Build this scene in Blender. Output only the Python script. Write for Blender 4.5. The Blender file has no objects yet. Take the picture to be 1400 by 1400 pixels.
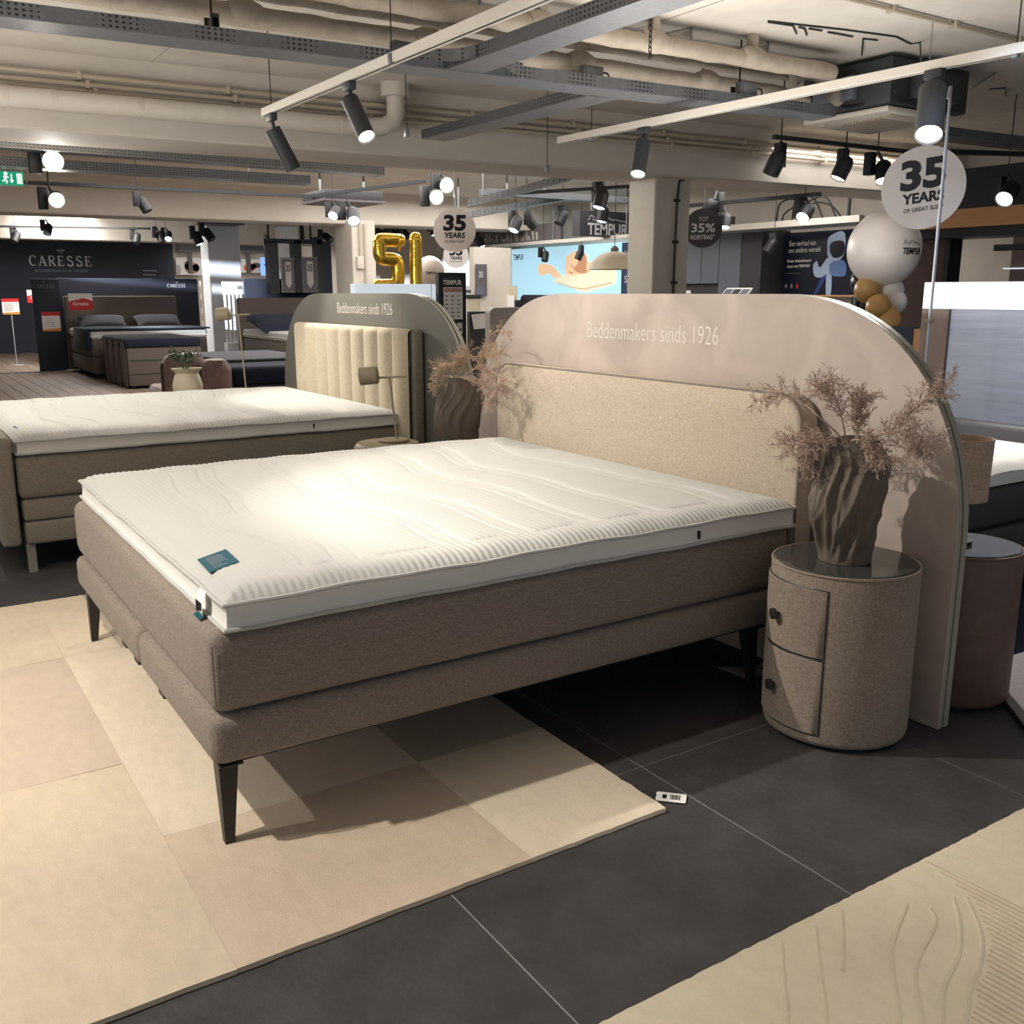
import bpy, bmesh, math, random
from math import sin, cos, pi, radians, sqrt, atan2, hypot
from mathutils import Vector, Matrix
import numpy as np
random.seed(7)
SC = bpy.context.scene
COL = SC.collection

# ------------------------------------------------------------------ camera
cam_d = bpy.data.cameras.new('camera'); cam = bpy.data.objects.new('camera', cam_d); COL.objects.link(cam)
cam_d.sensor_width = 36.0; cam_d.lens = 36.0 * 1330.0 / 1400.0; cam_d.clip_start = .05; cam_d.clip_end = 200
_f = Vector((-0.81701585, 0.53298159, -0.22003575)).normalized()
_r = _f.cross(Vector((0, 0, 1))).normalized(); _u = _r.cross(_f)
cam.matrix_world = Matrix(((_r.x, _u.x, -_f.x, 0), (_r.y, _u.y, -_f.y, 0), (_r.z, _u.z, -_f.z, 1.40), (0, 0, 0, 1)))
SC.camera = cam

# ------------------------------------------------------------------ world and view
w = bpy.data.worlds.new('store'); SC.world = w; w.use_nodes = True
w.node_tree.nodes['Background'].inputs[0].default_value = (0.90, 0.94, 1.0, 1)
w.node_tree.nodes['Background'].inputs[1].default_value = 0.41
vs = SC.view_settings
vs.view_transform = 'Standard'; vs.look = 'None'; vs.gamma = 1.0; vs.use_curve_mapping = False
vs.exposure = 0.0

def aim(o, d):
    o.rotation_euler = Vector(d).to_track_quat('-Z', 'Y').to_euler()

def lamp(kind, loc, direction, energy, color=(1, .87, .70), size=.05, angle=50, blend=.5, sy=None):
    d = bpy.data.lights.new('lamp_light', kind); d.energy = energy; d.color = color
    if kind == 'SPOT':
        d.spot_size = radians(angle); d.spot_blend = blend; d.shadow_soft_size = size
    elif kind == 'AREA':
        d.size = size
        if sy: d.shape = 'RECTANGLE'; d.size_y = sy
    o = bpy.data.objects.new('lamp_light', d); COL.objects.link(o); o.location = loc; aim(o, direction)
    return o

WARM = (1, .94, .84); NEUT = (1, .96, .91); COOL = (.60, .75, 1)
# spot standing in for daylight, sent through the added opening onto the white pillar
lamp('SPOT', (-13.5, -8.0, 2.6), (-5.8, 13.9, -1.3), 42000, (.80, .89, 1), .03, 26, .1)
# spots of ceiling tracks outside the picture, then area fills added without fixtures
lamp('SPOT', (-2.65, -0.9, 2.95), (-.12, .36, -1), 320, WARM, .03, 78, .55)
lamp('SPOT', (-3.3, -2.3, 2.9), (.0, 2.75, -2.2), 190, WARM, .03, 36, .6)  # extra spot added to brighten the foot face of the bed
lamp('SPOT', (-3.6, -0.2, 2.95), (1.0, 2.85, -2.0), 410, WARM, .025, 58, .5)
lamp('SPOT', (-6.4, 0.4, 2.6), (-.1, .45, -1), 150, WARM, .03, 80, .6)
lamp('SPOT', (-0.2, 1.2, 2.95), (-.05, .1, -1), 115, WARM, .03, 66, .6)
lamp('SPOT', (-2.0, 3.2, 2.98), (-1.0, 2.0, -1.55), 190, COOL, .05, 44, .5)
lamp('AREA', (-4.2, 4.2, 1.5), (.2, .1, 1), 54, NEUT, 2)  # upward area fills, this and the next, added to brighten the ceiling
lamp('AREA', (-5.5, -1.2, 1.6), (-.1, .35, 1), 130, NEUT, 3)
lamp('AREA', (-12.0, 4.5, 2.9), (0, 0, -1), 240, NEUT, 4)  # from here on, fills added to brighten the rear shop, no fixtures there
lamp('AREA', (-13.0, 8.0, 2.9), (0, 0, -1), 190, NEUT, 4)
lamp('AREA', (-20.5, 3.6, 2.9), (-.25, 0, -1), 240, NEUT, 2)
lamp('AREA', (-23.0, 3.6, 2.9), (-.9, 0, -1), 55, NEUT, 1.5)
lamp('AREA', (-26.5, 8.6, 2.8), (-.4, 0, -1), 160, NEUT, 3)
lamp('AREA', (-8.0, 9.0, 2.85), (0, 0, -1), 100, NEUT, 2)

# ------------------------------------------------------------------ materials
def srgb(r, g, b):
    f = lambda c: (c / 255) / 12.92 if c / 255 <= .04045 else ((c / 255 + .055) / 1.055) ** 2.4
    return (f(r), f(g), f(b), 1)

def mat(name, col, rough=.6, metal=0, bump=0, bscale=200, var=0, vscale=8, emit=0, ecol=None, alpha=None, stretch=None, spec=.5, trans=0, coat=0, sheen=0):
    """principled material with optional noise colour variation and noise bump"""
    m = bpy.data.materials.new(name); m.use_nodes = True; n = m.node_tree.nodes; l = m.node_tree.links
    b = n['Principled BSDF']; b.inputs['Roughness'].default_value = rough; b.inputs['Metallic'].default_value = metal
    b.inputs['Specular IOR Level'].default_value = spec
    if trans: b.inputs['Transmission Weight'].default_value = trans
    if coat: b.inputs['Coat Weight'].default_value = coat
    if sheen: b.inputs['Sheen Weight'].default_value = sheen
    c = tuple(col) if len(col) == 4 else tuple(col) + (1,)
    b.inputs['Base Color'].default_value = c
    tc = None
    def coords(s):
        nonlocal tc
        if tc is None: tc = n.new('ShaderNodeTexCoord')
        mp = n.new('ShaderNodeMapping'); l.new(tc.outputs['Object'], mp.inputs[0])
        mp.inputs['Scale'].default_value = s
        return mp.outputs[0]
    st = stretch or (1, 1, 1)
    if var:
        t = n.new('ShaderNodeTexNoise'); t.inputs['Scale'].default_value = vscale; t.inputs['Detail'].default_value = 6
        t.inputs['Roughness'].default_value = .65
        l.new(coords(st), t.inputs['Vector'])
        r = n.new('ShaderNodeValToRGB'); l.new(t.outputs['Fac'], r.inputs[0])
        r.color_ramp.elements[0].position = .3; r.color_ramp.elements[1].position = .7
        r.color_ramp.elements[0].color = tuple(max(0, v * (1 - var)) for v in c[:3]) + (1,)
        r.color_ramp.elements[1].color = tuple(min(1, v * (1 + var)) for v in c[:3]) + (1,)
        l.new(r.outputs[0], b.inputs['Base Color'])
    if bump:
        t = n.new('ShaderNodeTexNoise'); t.inputs['Scale'].default_value = bscale; t.inputs['Detail'].default_value = 3
        l.new(coords(st), t.inputs['Vector'])
        k = n.new('ShaderNodeBump'); k.inputs['Strength'].default_value = bump; k.inputs['Distance'].default_value = .01
        l.new(t.outputs['Fac'], k.inputs['Height']); l.new(k.outputs[0], b.inputs['Normal'])
    if emit:
        b.inputs['Emission Color'].default_value = tuple(ecol or c[:3]) [:3] + (1,)
        b.inputs['Emission Strength'].default_value = emit
    if alpha is not None: b.inputs['Alpha'].default_value = alpha
    return m

def fabric(name, c1, c2, scale=1.0, bump=.5, sheen=.1):
    """woven cloth: two crossed stretched noises mixed into warp and weft flecks"""
    m = bpy.data.materials.new(name); m.use_nodes = True; n = m.node_tree.nodes; l = m.node_tree.links
    b = n['Principled BSDF']; b.inputs['Roughness'].default_value = .95; b.inputs['Specular IOR Level'].default_value = .15
    b.inputs['Sheen Weight'].default_value = sheen
    tc = n.new('ShaderNodeTexCoord'); fs = []
    for s in ((45, 45, 520), (520, 520, 45), (260, 260, 260)):
        mp = n.new('ShaderNodeMapping'); mp.inputs['Scale'].default_value = tuple(v * scale for v in s)
        l.new(tc.outputs['Object'], mp.inputs[0])
        t = n.new('ShaderNodeTexNoise'); t.inputs['Scale'].default_value = 1; t.inputs['Detail'].default_value = 2
        l.new(mp.outputs[0], t.inputs['Vector']); fs.append(t.outputs['Fac'])
    def mth(op, a, bb):
        q = n.new('ShaderNodeMath'); q.operation = op
        for i, v in enumerate((a, bb)):
            if isinstance(v, (int, float)): q.inputs[i].default_value = v
            else: l.new(v, q.inputs[i])
        return q.outputs[0]
    s = mth('ADD', mth('ADD', fs[0], fs[1]), mth('MULTIPLY', fs[2], .6)); s = mth('MULTIPLY', s, 1 / 2.6)
    r = n.new('ShaderNodeValToRGB'); l.new(s, r.inputs[0])
    r.color_ramp.elements[0].position = .40; r.color_ramp.elements[1].position = .60
    r.color_ramp.elements[0].color = c1; r.color_ramp.elements[1].color = c2
    l.new(r.outputs[0], b.inputs['Base Color'])
    k = n.new('ShaderNodeBump'); k.inputs['Strength'].default_value = bump; k.inputs['Distance'].default_value = .004
    l.new(s, k.inputs['Height']); l.new(k.outputs[0], b.inputs['Normal'])
    return m

def plaster(name, c, var=.18):
    """cloudy limewash: two scales of noise"""
    m = bpy.data.materials.new(name); m.use_nodes = True; n = m.node_tree.nodes; l = m.node_tree.links
    b = n['Principled BSDF']; b.inputs['Roughness'].default_value = .75
    tc = n.new('ShaderNodeTexCoord')
    t = n.new('ShaderNodeTexNoise'); t.inputs['Scale'].default_value = 3.2; t.inputs['Detail'].default_value = 7; t.inputs['Distortion'].default_value = .6
    l.new(tc.outputs['Object'], t.inputs['Vector'])
    r = n.new('ShaderNodeValToRGB'); l.new(t.outputs['Fac'], r.inputs[0])
    r.color_ramp.elements[0].position = .32; r.color_ramp.elements[1].position = .68
    r.color_ramp.elements[0].color = tuple(v * (1 - var) for v in c[:3]) + (1,)
    r.color_ramp.elements[1].color = tuple(v * (1 + var) for v in c[:3]) + (1,)
    l.new(r.outputs[0], b.inputs['Base Color'])
    return m

def perforated(name, c, step=.03):
    """galvanised sheet with rows of small dark punched holes"""
    m = mat(name, c, .45, .55, var=.15, vscale=30); n = m.node_tree.nodes; l = m.node_tree.links
    b = n['Principled BSDF']; src = b.inputs['Base Color'].links[0].from_socket
    tc = n.new('ShaderNodeTexCoord'); mp = n.new('ShaderNodeMapping'); l.new(tc.outputs['Object'], mp.inputs[0])
    mp.inputs['Scale'].default_value = (1 / step, 1 / step, 1 / .022)
    fr = n.new('ShaderNodeVectorMath'); fr.operation = 'FRACTION'; l.new(mp.outputs[0], fr.inputs[0])
    sb = n.new('ShaderNodeVectorMath'); sb.operation = 'SUBTRACT'; l.new(fr.outputs[0], sb.inputs[0]); sb.inputs[1].default_value = (.5, .5, .5)
    ln = n.new('ShaderNodeVectorMath'); ln.operation = 'LENGTH'; l.new(sb.outputs[0], ln.inputs[0])
    lt = n.new('ShaderNodeMath'); lt.operation = 'LESS_THAN'; l.new(ln.outputs['Value'], lt.inputs[0]); lt.inputs[1].default_value = .27
    mx = n.new('ShaderNodeMix'); mx.data_type = 'RGBA'; l.new(lt.outputs[0], mx.inputs[0]); l.new(src, mx.inputs[6])
    mx.inputs[7].default_value = (.03, .03, .03, 1); l.new(mx.outputs[2], b.inputs['Base Color'])
    return m

M = dict(
    tile=mat('slate_tile', (.054, .050, .050), .6, var=.30, vscale=5, bump=.25, bscale=40, spec=.35),
    grout=mat('grout', (.30, .29, .28), .9),
    wood_floor=mat('oak_floor', (.26, .20, .155), .5, var=.3, vscale=3, stretch=(.4, 6, 1)),
    slab=mat('painted_concrete', (.60, .555, .49), .85, var=.10, vscale=2.5, bump=.2, bscale=12),
    beam=mat('beam_paint', (.57, .52, .455), .8, var=.06, vscale=3, bump=.1, bscale=20),
    pillar_white=mat('white_pillar_paint', (.70, .72, .76), .8),
    pipe=mat('lagged_pipe', (.42, .36, .29), .75, var=.15, vscale=9, bump=.3, bscale=25),
    conduit=mat('painted_conduit', (.44, .38, .30), .6),
    steel=perforated('perforated_steel', (.16, .165, .175)),
    galv=mat('galvanised_steel', (.21, .215, .23), .4, .6, var=.12, vscale=20),
    dark_metal=mat('dark_metal', (.04, .036, .034), .45, .5),
    black=mat('black_paint', (.012, .012, .014), .5),
    black_soft=mat('black_plastic', (.03, .03, .033), .6),
    track_white=mat('white_track', (.66, .61, .54), .5),
    lens=mat('lit_lens', (1, 1, 1), .3, emit=14, ecol=(1, .93, .82)),
    lens_far=mat('lit_lens_far', (1, 1, 1), .3, emit=40, ecol=(1, .88, .70)),
    lens_cool=mat('lit_lens_cool', (1, 1, 1), .3, emit=10, ecol=(.9, .96, 1)),
    taupe=fabric('taupe_weave', srgb(112, 102, 94), srgb(154, 141, 131), 1.5),
    head=fabric('beige_weave', srgb(164, 150, 134), srgb(202, 188, 170), 1.7),
    greige=fabric('greige_weave', srgb(126, 119, 108), srgb(156, 148, 136)),
    stripe=fabric('cream_weave', srgb(168, 156, 134), srgb(196, 184, 162), bump=.2),
    drawer=fabric('stand_weave', srgb(114, 102, 92), srgb(158, 143, 130), 1.4),
    leather=mat('brown_leather', srgb(92, 70, 62), .5, var=.15, vscale=14, bump=.15, bscale=120),
    white_knit=mat('white_knit', (.46, .452, .43), .9, bump=.15, bscale=500, sheen=.1),
    white_band=mat('white_mesh_band', (.76, .745, .715), .9, bump=.35, bscale=600),
    white=mat('white_paint', (.8, .79, .77), .5),
    paper=mat('paper', (.82, .80, .78), .7),
    teal=mat('teal_label', (.010, .075, .105), .8, spec=.2),
    plaster=plaster('limewash_pink_grey', srgb(174, 160, 151)),
    slategrey=mat('slate_grey_paint', srgb(98, 96, 88), .5, var=.04, vscale=3),
    edge=mat('grey_edge_trim', srgb(148, 144, 132), .5),
    edge_dark=mat('dark_edge_gap', srgb(84, 82, 76), .6),
    glass_top=mat('smoked_glass', (.05, .047, .045), .10, spec=.5),
    clay=mat('taupe_clay', srgb(98, 87, 77), .75, var=.1, vscale=10),
    clay_back=mat('taupe_clay_dark', srgb(104, 93, 82), .75, var=.1, vscale=10),
    dried=mat('dried_pink_plant', srgb(176, 154, 140), .9, var=.3, vscale=30),
    dried_pale=mat('dried_pale_plant', srgb(182, 160, 138), .9, var=.3, vscale=30),
    cream_metal=mat('cream_metal', srgb(160, 148, 124), .5),
    cream=mat('cream_ceramic', srgb(196, 186, 164), .6),
    leaf=mat('leaf_green', srgb(66, 88, 62), .7, var=.4, vscale=40),
    navy=mat('navy_wall', srgb(38, 42, 56), .7, var=.06, vscale=2),
    navy_cloth=fabric('navy_cloth', srgb(26, 29, 42), srgb(40, 44, 60)),
    grey_cloth=fabric('grey_cloth', srgb(84, 75, 70), srgb(108, 98, 92)),
    pillow=fabric('charcoal_cloth', srgb(58, 58, 62), srgb(80, 80, 84)),
    velvet=mat('brown_velvet', srgb(112, 92, 86), .8, var=.3, vscale=12, sheen=.4),
    red=mat('red_print', srgb(205, 32, 44), .6), orange=mat('orange_print', srgb(226, 150, 60), .6),
    silver_txt=mat('silver_lettering', srgb(196, 194, 196), .5),
    screen_txt=mat('screen_lettering', srgb(206, 200, 192), .6),
    white_txt=mat('white_lettering', srgb(232, 228, 220), .6),
    dim_txt=mat('dim_lettering', srgb(120, 120, 128), .6),
    ink=mat('dark_ink', srgb(22, 21, 24), .8, spec=.2), ink2=mat('grey_ink', srgb(92, 86, 88), .6),
    gold=mat('gold_foil', (.75, .50, .08), .22, .9, bump=.5, bscale=14),
    balloon_gold=mat('gold_latex', srgb(178, 140, 84), .35), balloon_white=mat('white_latex', srgb(214, 206, 202), .4),
    balloon_black=mat('black_latex', (.012, .012, .014), .3),
    sign_mid=mat('sign_mid_grey', srgb(132, 128, 127), .7), sign_grey=mat('sign_grey', srgb(178, 172, 170), .6), sign_dark=mat('sign_dark', srgb(52, 50, 54), .6),
    cabinet=mat('cabinet_grey', srgb(98, 100, 112), .6), cabinet_dark=mat('cabinet_dark', srgb(54, 52, 58), .6),
    wood_orange=mat('light_wood', srgb(192, 142, 98), .6, var=.08, vscale=6, stretch=(.5, 1, 8)),
    brown_wall=mat('brown_wall', srgb(96, 78, 76), .8),
    greywood=mat('grey_wood', srgb(140, 143, 154), .6, var=.14, vscale=4, stretch=(.6, 1, 9)),
    brownwood=mat('brown_wood', srgb(98, 80, 70), .6, var=.12, vscale=8, stretch=(4, 4, .8)),
    lightbox=mat('lit_acrylic', (.45, .48, .5), .5, emit=.62, ecol=(.80, .92, 1)),
    linen=fabric('linen_shade', srgb(150, 130, 116), srgb(184, 164, 148), .7),
    glass=mat('clear_glass', (1, 1, 1), .02, trans=1, spec=.5),
    blue_carpet=mat('navy_carpet', srgb(30, 38, 62), .95, var=.5, vscale=90, bump=.8, bscale=90),
    grey_carpet=mat('pale_grey_carpet', srgb(142, 136, 136), .95, var=.12, vscale=60, bump=.5, bscale=120),
    screen_blue=mat('blue_screen', (.1, .2, .6), .4, emit=.9, ecol=(.22, .42, 1)),
    exit_green=mat('exit_green', (.0, .3, .16), .5, emit=.30, ecol=(.0, .62, .34)),
    exit_white=mat('exit_white', (.8, .9, .85), .5, emit=.6, ecol=(.8, 1, .9)),
    dark_board=mat('dark_board', srgb(36, 35, 40), .55),
)
def pile(name, a, b, sc=1.0):
    """woollen rug pile"""
    m = mat(name, a, .98, bump=.45, bscale=420 * sc, var=b, vscale=14, stretch=(1, 2.0, 1), spec=.05)
    return m
for k, c in dict(light=(222, 206, 183), pale=(230, 215, 193), tan=(216, 197, 175), rose=(215, 198, 178), grey=(182, 170, 154)).items():
    M['rug_' + k] = pile('rug_' + k, srgb(*c), .06)
M['rug_cream'] = pile('rug_cream', srgb(218, 206, 184), .05)
M['rug_ribbed'] = pile('rug_ribbed', srgb(204, 186, 164), .08)

# ------------------------------------------------------------------ mesh helpers
class MB:
    def __init__(s): s.bm = bmesh.new()
    def box(s, lo, hi, bev=0, seg=2, rot=None, piv=None):
        lo = Vector(lo); hi = Vector(hi)
        lo, hi = Vector(map(min, lo, hi)), Vector(map(max, lo, hi))
        c = (lo + hi) / 2; d = hi - lo
        g = bmesh.ops.create_cube(s.bm, size=1, matrix=Matrix.Translation(c) @ Matrix.Diagonal((d.x, d.y, d.z, 1)))
        vs_ = g['verts']
        if bev:
            bev = min(bev, min(d) * .49)
            es = list({e for v in vs_ for e in v.link_edges})
            r = bmesh.ops.bevel(s.bm, geom=es, offset=bev, segments=seg, profile=.5, affect='EDGES')
            vs_ = list({v for f in r['faces'] for v in f.verts} | {v for v in vs_ if v.is_valid})
        if rot is not None:
            bmesh.ops.transform(s.bm, matrix=Matrix.Translation(Vector(piv or c)) @ rot.to_4x4() @ Matrix.Translation(-Vector(piv or c)), verts=vs_)
        return s
    def ring(s, P): return [s.bm.verts.new(p) for p in P]
    def skin(s, rings, close=True, cap0=True, cap1=True):
        for a, b in zip(rings, rings[1:]):
            n = len(a)
            for i in range(n if close else n - 1):
                j = (i + 1) % n
                try: s.bm.faces.new((a[i], a[j], b[j], b[i]))
                except ValueError: pass
        if cap0 and close: s.bm.faces.new(list(reversed(rings[0])))
        if cap1 and close: s.bm.faces.new(rings[-1])
        return s
    def tube(s, path, r, n=8, cap=True):
        path = [Vector(p) for p in path]; m = len(path)
        rr = r if isinstance(r, (list, tuple)) else [r] * m
        t0 = (path[1] - path[0]).normalized(); nrm = t0.orthogonal().normalized(); rings = []
        for i, p in enumerate(path):
            t = (path[min(i + 1, m - 1)] - path[max(i - 1, 0)])
            t = t.normalized() if t.length > 1e-9 else t0
            if i and t.dot(tp) < -.3: t = -t
            tp = t
            nrm = (nrm - t * nrm.dot(t)).normalized(); bn = t.cross(nrm)
            rings.append(s.ring([p + (nrm * cos(2 * pi * k / n) + bn * sin(2 * pi * k / n)) * rr[i] for k in range(n)]))
        return s.skin(rings, True, cap, cap)
    def cyl(s, p0, p1, r0, r1=None, n=20): return s.tube([p0, p1], [r0, r0 if r1 is None else r1], n)
    def lathe(s, prof, c=(0, 0, 0), n=32, fn=None, cap0=True, cap1=True):
        c = Vector(c); rings = []
        for r, z in prof:
            rings.append(s.ring([c + Vector(((r * (fn(2 * pi * k / n, z) if fn else 1)) * cos(2 * pi * k / n),
                                            (r * (fn(2 * pi * k / n, z) if fn else 1)) * sin(2 * pi * k / n), z)) for k in range(n)]))
        return s.skin(rings, True, cap0, cap1)
    def prism(s, poly, f, d0, d1):
        """extrude a closed 2D outline; f(u, v, d) -> point"""
        a = s.ring([f(u, v, d0) for u, v in poly]); b = s.ring([f(u, v, d1) for u, v in poly])
        return s.skin([a, b])
    def ball(s, c, r, sc=(1, 1, 1), u=24, v=16):
        bmesh.ops.create_uvsphere(s.bm, u_segments=u, v_segments=v, radius=r, matrix=Matrix.Translation(c) @ Matrix.Diagonal((*sc, 1)))
        return s
    def quad(s, pts): s.bm.faces.new([s.bm.verts.new(p) for p in pts]); return s
    def grid(s, P):
        V = [[s.bm.verts.new(p) for p in row] for row in P]
        for a, b in zip(V, V[1:]):
            for i in range(len(a) - 1): s.bm.faces.new((a[i], a[i + 1], b[i + 1], b[i]))
        return s
    def ribbon(s, pts, wd, f, d0, d1, closed=False):
        """flat printed stroke: polyline in a plane with a width (number or list)"""
        n = len(pts); L = []; R = []
        for i, (u, v) in enumerate(pts):
            a = pts[i - 1] if (i > 0 or closed) else pts[i]; b = pts[(i + 1) % n] if (i < n - 1 or closed) else pts[i]
            tx, ty = b[0] - a[0], b[1] - a[1]; q = hypot(tx, ty) or 1; tx /= q; ty /= q
            h = (wd[i] if isinstance(wd, list) else wd) / 2
            L.append((u - ty * h, v + tx * h)); R.append((u + ty * h, v - tx * h))
        for i in range(n if closed else n - 1):
            j = (i + 1) % n
            s.prism([L[i], R[i], R[j], L[j]], f, d0, d1)
        return s

WL = {}
def link(o, parent):
    COL.objects.link(o)
    if parent is not None: o.parent = parent
def obj(name, mb, m, parent=None, smooth=True, ang=35):
    me = bpy.data.meshes.new(name); bm = mb.bm
    off = WL.get(parent.name, Vector()) if parent is not None else Vector()
    if off.length: bmesh.ops.translate(bm, verts=bm.verts, vec=-off)
    bmesh.ops.recalc_face_normals(bm, faces=bm.faces)
    bm.to_mesh(me); bm.free()
    me.materials.append(M[m] if isinstance(m, str) else m)
    if smooth:
        me.polygons.foreach_set('use_smooth', [True] * len(me.polygons)); me.set_sharp_from_angle(angle=radians(ang))
    o = bpy.data.objects.new(name, me); link(o, parent)
    WL[o.name] = off.copy()
    return o
def thing(name, label, cat, loc=(0, 0, 0), group=None):
    o = bpy.data.objects.new(name, None); o.empty_display_size = .1; COL.objects.link(o)
    o.location = loc; WL[o.name] = Vector(loc)
    o['label'] = label; o['category'] = cat
    if group: o['group'] = group
    return o
def tag(o, label, cat, group=None):
    o['label'] = label; o['category'] = cat
    if group: o['group'] = group
    return o
def struct(o): o['kind'] = 'structure'; return o
def dup(root, loc, label=None, rotz=0):
    def cp(o, par):
        c = o.copy(); COL.objects.link(c)
        if par is not None: c.parent = par
        for ch in o.children: cp(ch, c)
        return c
    r = cp(root, None); r.location = loc; r.rotation_euler = (0, 0, rotz); WL[r.name] = Vector(loc)
    if label: r['label'] = label
    return r

# planes that signs and prints lie in: f(u, v, d): u reading direction, v up, d out of the surface
def face_y(c):   # surface that faces -Y
    c = Vector(c); return lambda u, v, d: c + Vector((u, -d, v))
def face_x(c):   # surface that faces +X
    c = Vector(c); return lambda u, v, d: c + Vector((d, u, v))
def face_n(c, ang, roll=0, tilt=0):   # reading direction turned by ang about Z
    c = Vector(c); R = Matrix.Rotation(ang, 3, 'Z') @ Matrix.Rotation(tilt, 3, 'X') @ Matrix.Rotation(roll, 3, 'Y')
    return lambda u, v, d: c + R @ Vector((u, -d, v))

_TX = {}
def text(body, f, m, parent, wd=None, ht=None, at=(0, 0), d=.002, th=.003, bold=0, name='lettering', align='L', shear=0):
    """printed or cut lettering; fitted to a width and a cap height"""
    cu = bpy.data.curves.new('lettering', 'FONT'); cu.body = body; cu.size = 1; cu.offset = bold; cu.resolution_u = 3; cu.shear = shear
    o = bpy.data.objects.new('lettering', cu); COL.objects.link(o)
    dg = bpy.context.evaluated_depsgraph_get(); me = bpy.data.meshes.new_from_object(o.evaluated_get(dg))
    bpy.data.objects.remove(o); bpy.data.curves.remove(cu)
    X = np.zeros(len(me.vertices) * 3); me.vertices.foreach_get('co', X); X = X.reshape(-1, 3)
    lo, hi = X.min(0), X.max(0); w0, h0 = hi[0] - lo[0], hi[1] - lo[1]
    sx = (wd / w0) if wd else None; sy = (ht / h0) if ht else None
    sx = sx or sy; sy = sy or sx
    U = (X[:, 0] - lo[0]) * sx; V = (X[:, 1] - lo[1]) * sy
    if align == 'C': U -= w0 * sx / 2
    if align == 'R': U -= w0 * sx
    mb = MB(); vv = [mb.bm.verts.new(f(at[0] + float(a), at[1] + float(b), d)) for a, b in zip(U, V)]
    for p in me.polygons:
        try: mb.bm.faces.new([vv[i] for i in p.vertices])
        except ValueError: pass
    bpy.data.meshes.remove(me)
    o = obj(name, mb, m, parent, smooth=False); o['kind'] = 'stuff'
    return o

def rrect(w_, h_, r, n=6, u0=0, v0=0):
    P = []
    for cx, cy, a0 in ((w_ - r, h_ - r, 0), (r, h_ - r, 90), (r, r, 180), (w_ - r, r, 270)):
        for i in range(n + 1):
            a = radians(a0 + 90 * i / n); P.append((u0 + cx + r * cos(a), v0 + cy + r * sin(a)))
    return P
def circ(r, n=48, c=(0, 0)): return [(c[0] + r * cos(2 * pi * i / n), c[1] + r * sin(2 * pi * i / n)) for i in range(n)]
def spline(pts, n=8):
    """Catmull-Rom through points"""
    P = [Vector(p) for p in pts]; Q = [P[0] * 2 - P[1]] + P + [P[-1] * 2 - P[-2]]; out = []
    for i in range(1, len(Q) - 2):
        for k in range(n):
            t = k / n; a, b, c, d = Q[i - 1:i + 3]
            out.append(.5 * ((2 * b) + (c - a) * t + (2 * a - 5 * b + 4 * c - d) * t * t + (3 * b - a - 3 * c + d) * t ** 3))
    return out + [P[-1]]

# ================================================================== SETTING
RZ = Matrix.Rotation(-.06, 3, 'Z'); PV = (-7.86, 0, 0)
def sbox(name, lo, hi, m, bev=0, rot=None, piv=None, parent=None):
    o = obj(name, MB().box(lo, hi, bev, 1, rot, piv), m, parent, smooth=False)
    return struct(o) if parent is None else o

# dark slate tiles, 0.8 m, one object each
fl = sbox('floor', (-9.2, -4, -.12), (3, 12, -.0022), 'grout')
T0 = None
for i in range(12):
    for j in range(12):
        x, y = -2.052 - .8 * (i - 3), 1.006 + .8 * (j - 3)
        if T0 is None:
            T0 = obj('tile', MB().box((-.3978, -.3978, -.008), (.3978, .3978, 0), .0008, 1), 'tile', fl, smooth=False); o = T0
        else:
            o = T0.copy(); COL.objects.link(o)
        o.location = (x - .4, y + .4, 0)
# wooden floor of the rear shop
fw = sbox('floor', (-30, -4, -.12), (-9.2, 12, -.012), 'wood_floor')
P0 = None
for i in range(22):
    for j in range(7):
        x = -10.6 - 2.2 * j - (i % 3) * .7; y = .5 + i * .19
        if P0 is None:
            P0 = obj('plank', MB().box((-1.097, -.093, -.014), (1.097, .093, 0), .003, 1), 'wood_floor', fw, smooth=False); o = P0
        else:
            o = P0.copy(); COL.objects.link(o)
        o.location = (x, y, 0)
sbox('trim_1', (-19.5, .5, .0005), (-19.42, 3.4, .012), 'galv')

# ceiling slab cast in bays, with joints between the slabs
def ceiling(x0, x1, ys, z, m='slab'):
    c = None
    for a, b in zip(ys, ys[1:]):
        mb = MB().box((x0, a + .006, z), (x1, b - .006, z + .14))
        if c is None: c = struct(obj('ceiling', mb, m, None, smooth=False))
        else: obj('ceiling_panel', mb, m, c, smooth=False)
    obj('ceiling_backing', MB().box((x0, ys[0], z + .14), (x1, ys[-1], z + .2)), m, c, smooth=False)
ceiling(-8.4, 3.0, [-4, -.4, 1.95, 4.3, 6.65, 9.0, 12], 3.02)
ceiling(-16, -8.4, [-4, 0, 4, 8, 12], 3.02)
ceiling(-30, -16, [-4, 0, 4, 8, 12], 3.02)
# concrete beams
for k, (x, wd) in enumerate(((-7.86, .72), (-15.85, .7), (-23.4, .6))):
    o = obj('beam', MB().box((x - wd, -4, 2.5), (x, 12.5, 3.06), .015, 1, RZ, (x, 0, 0)), 'beam', None, smooth=False); struct(o)
# pillars
sbox('pillar', (-8.06, 6.68, 0), (-7.65, 7.15, 2.55), 'beam', .012)
sbox('pillar', (-15.9, 6.80, 0), (-15.2, 7.22, 2.55), 'beam', .012)
sbox('pillar', (-20.5, 5.85, 0), (-20.0, 6.5, 2.9), 'pillar_white', .01)
sbox('pillar', (-22.9, 8.3, 0), (-22.5, 8.7, 2.9), 'pillar_white', .01)
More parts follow.
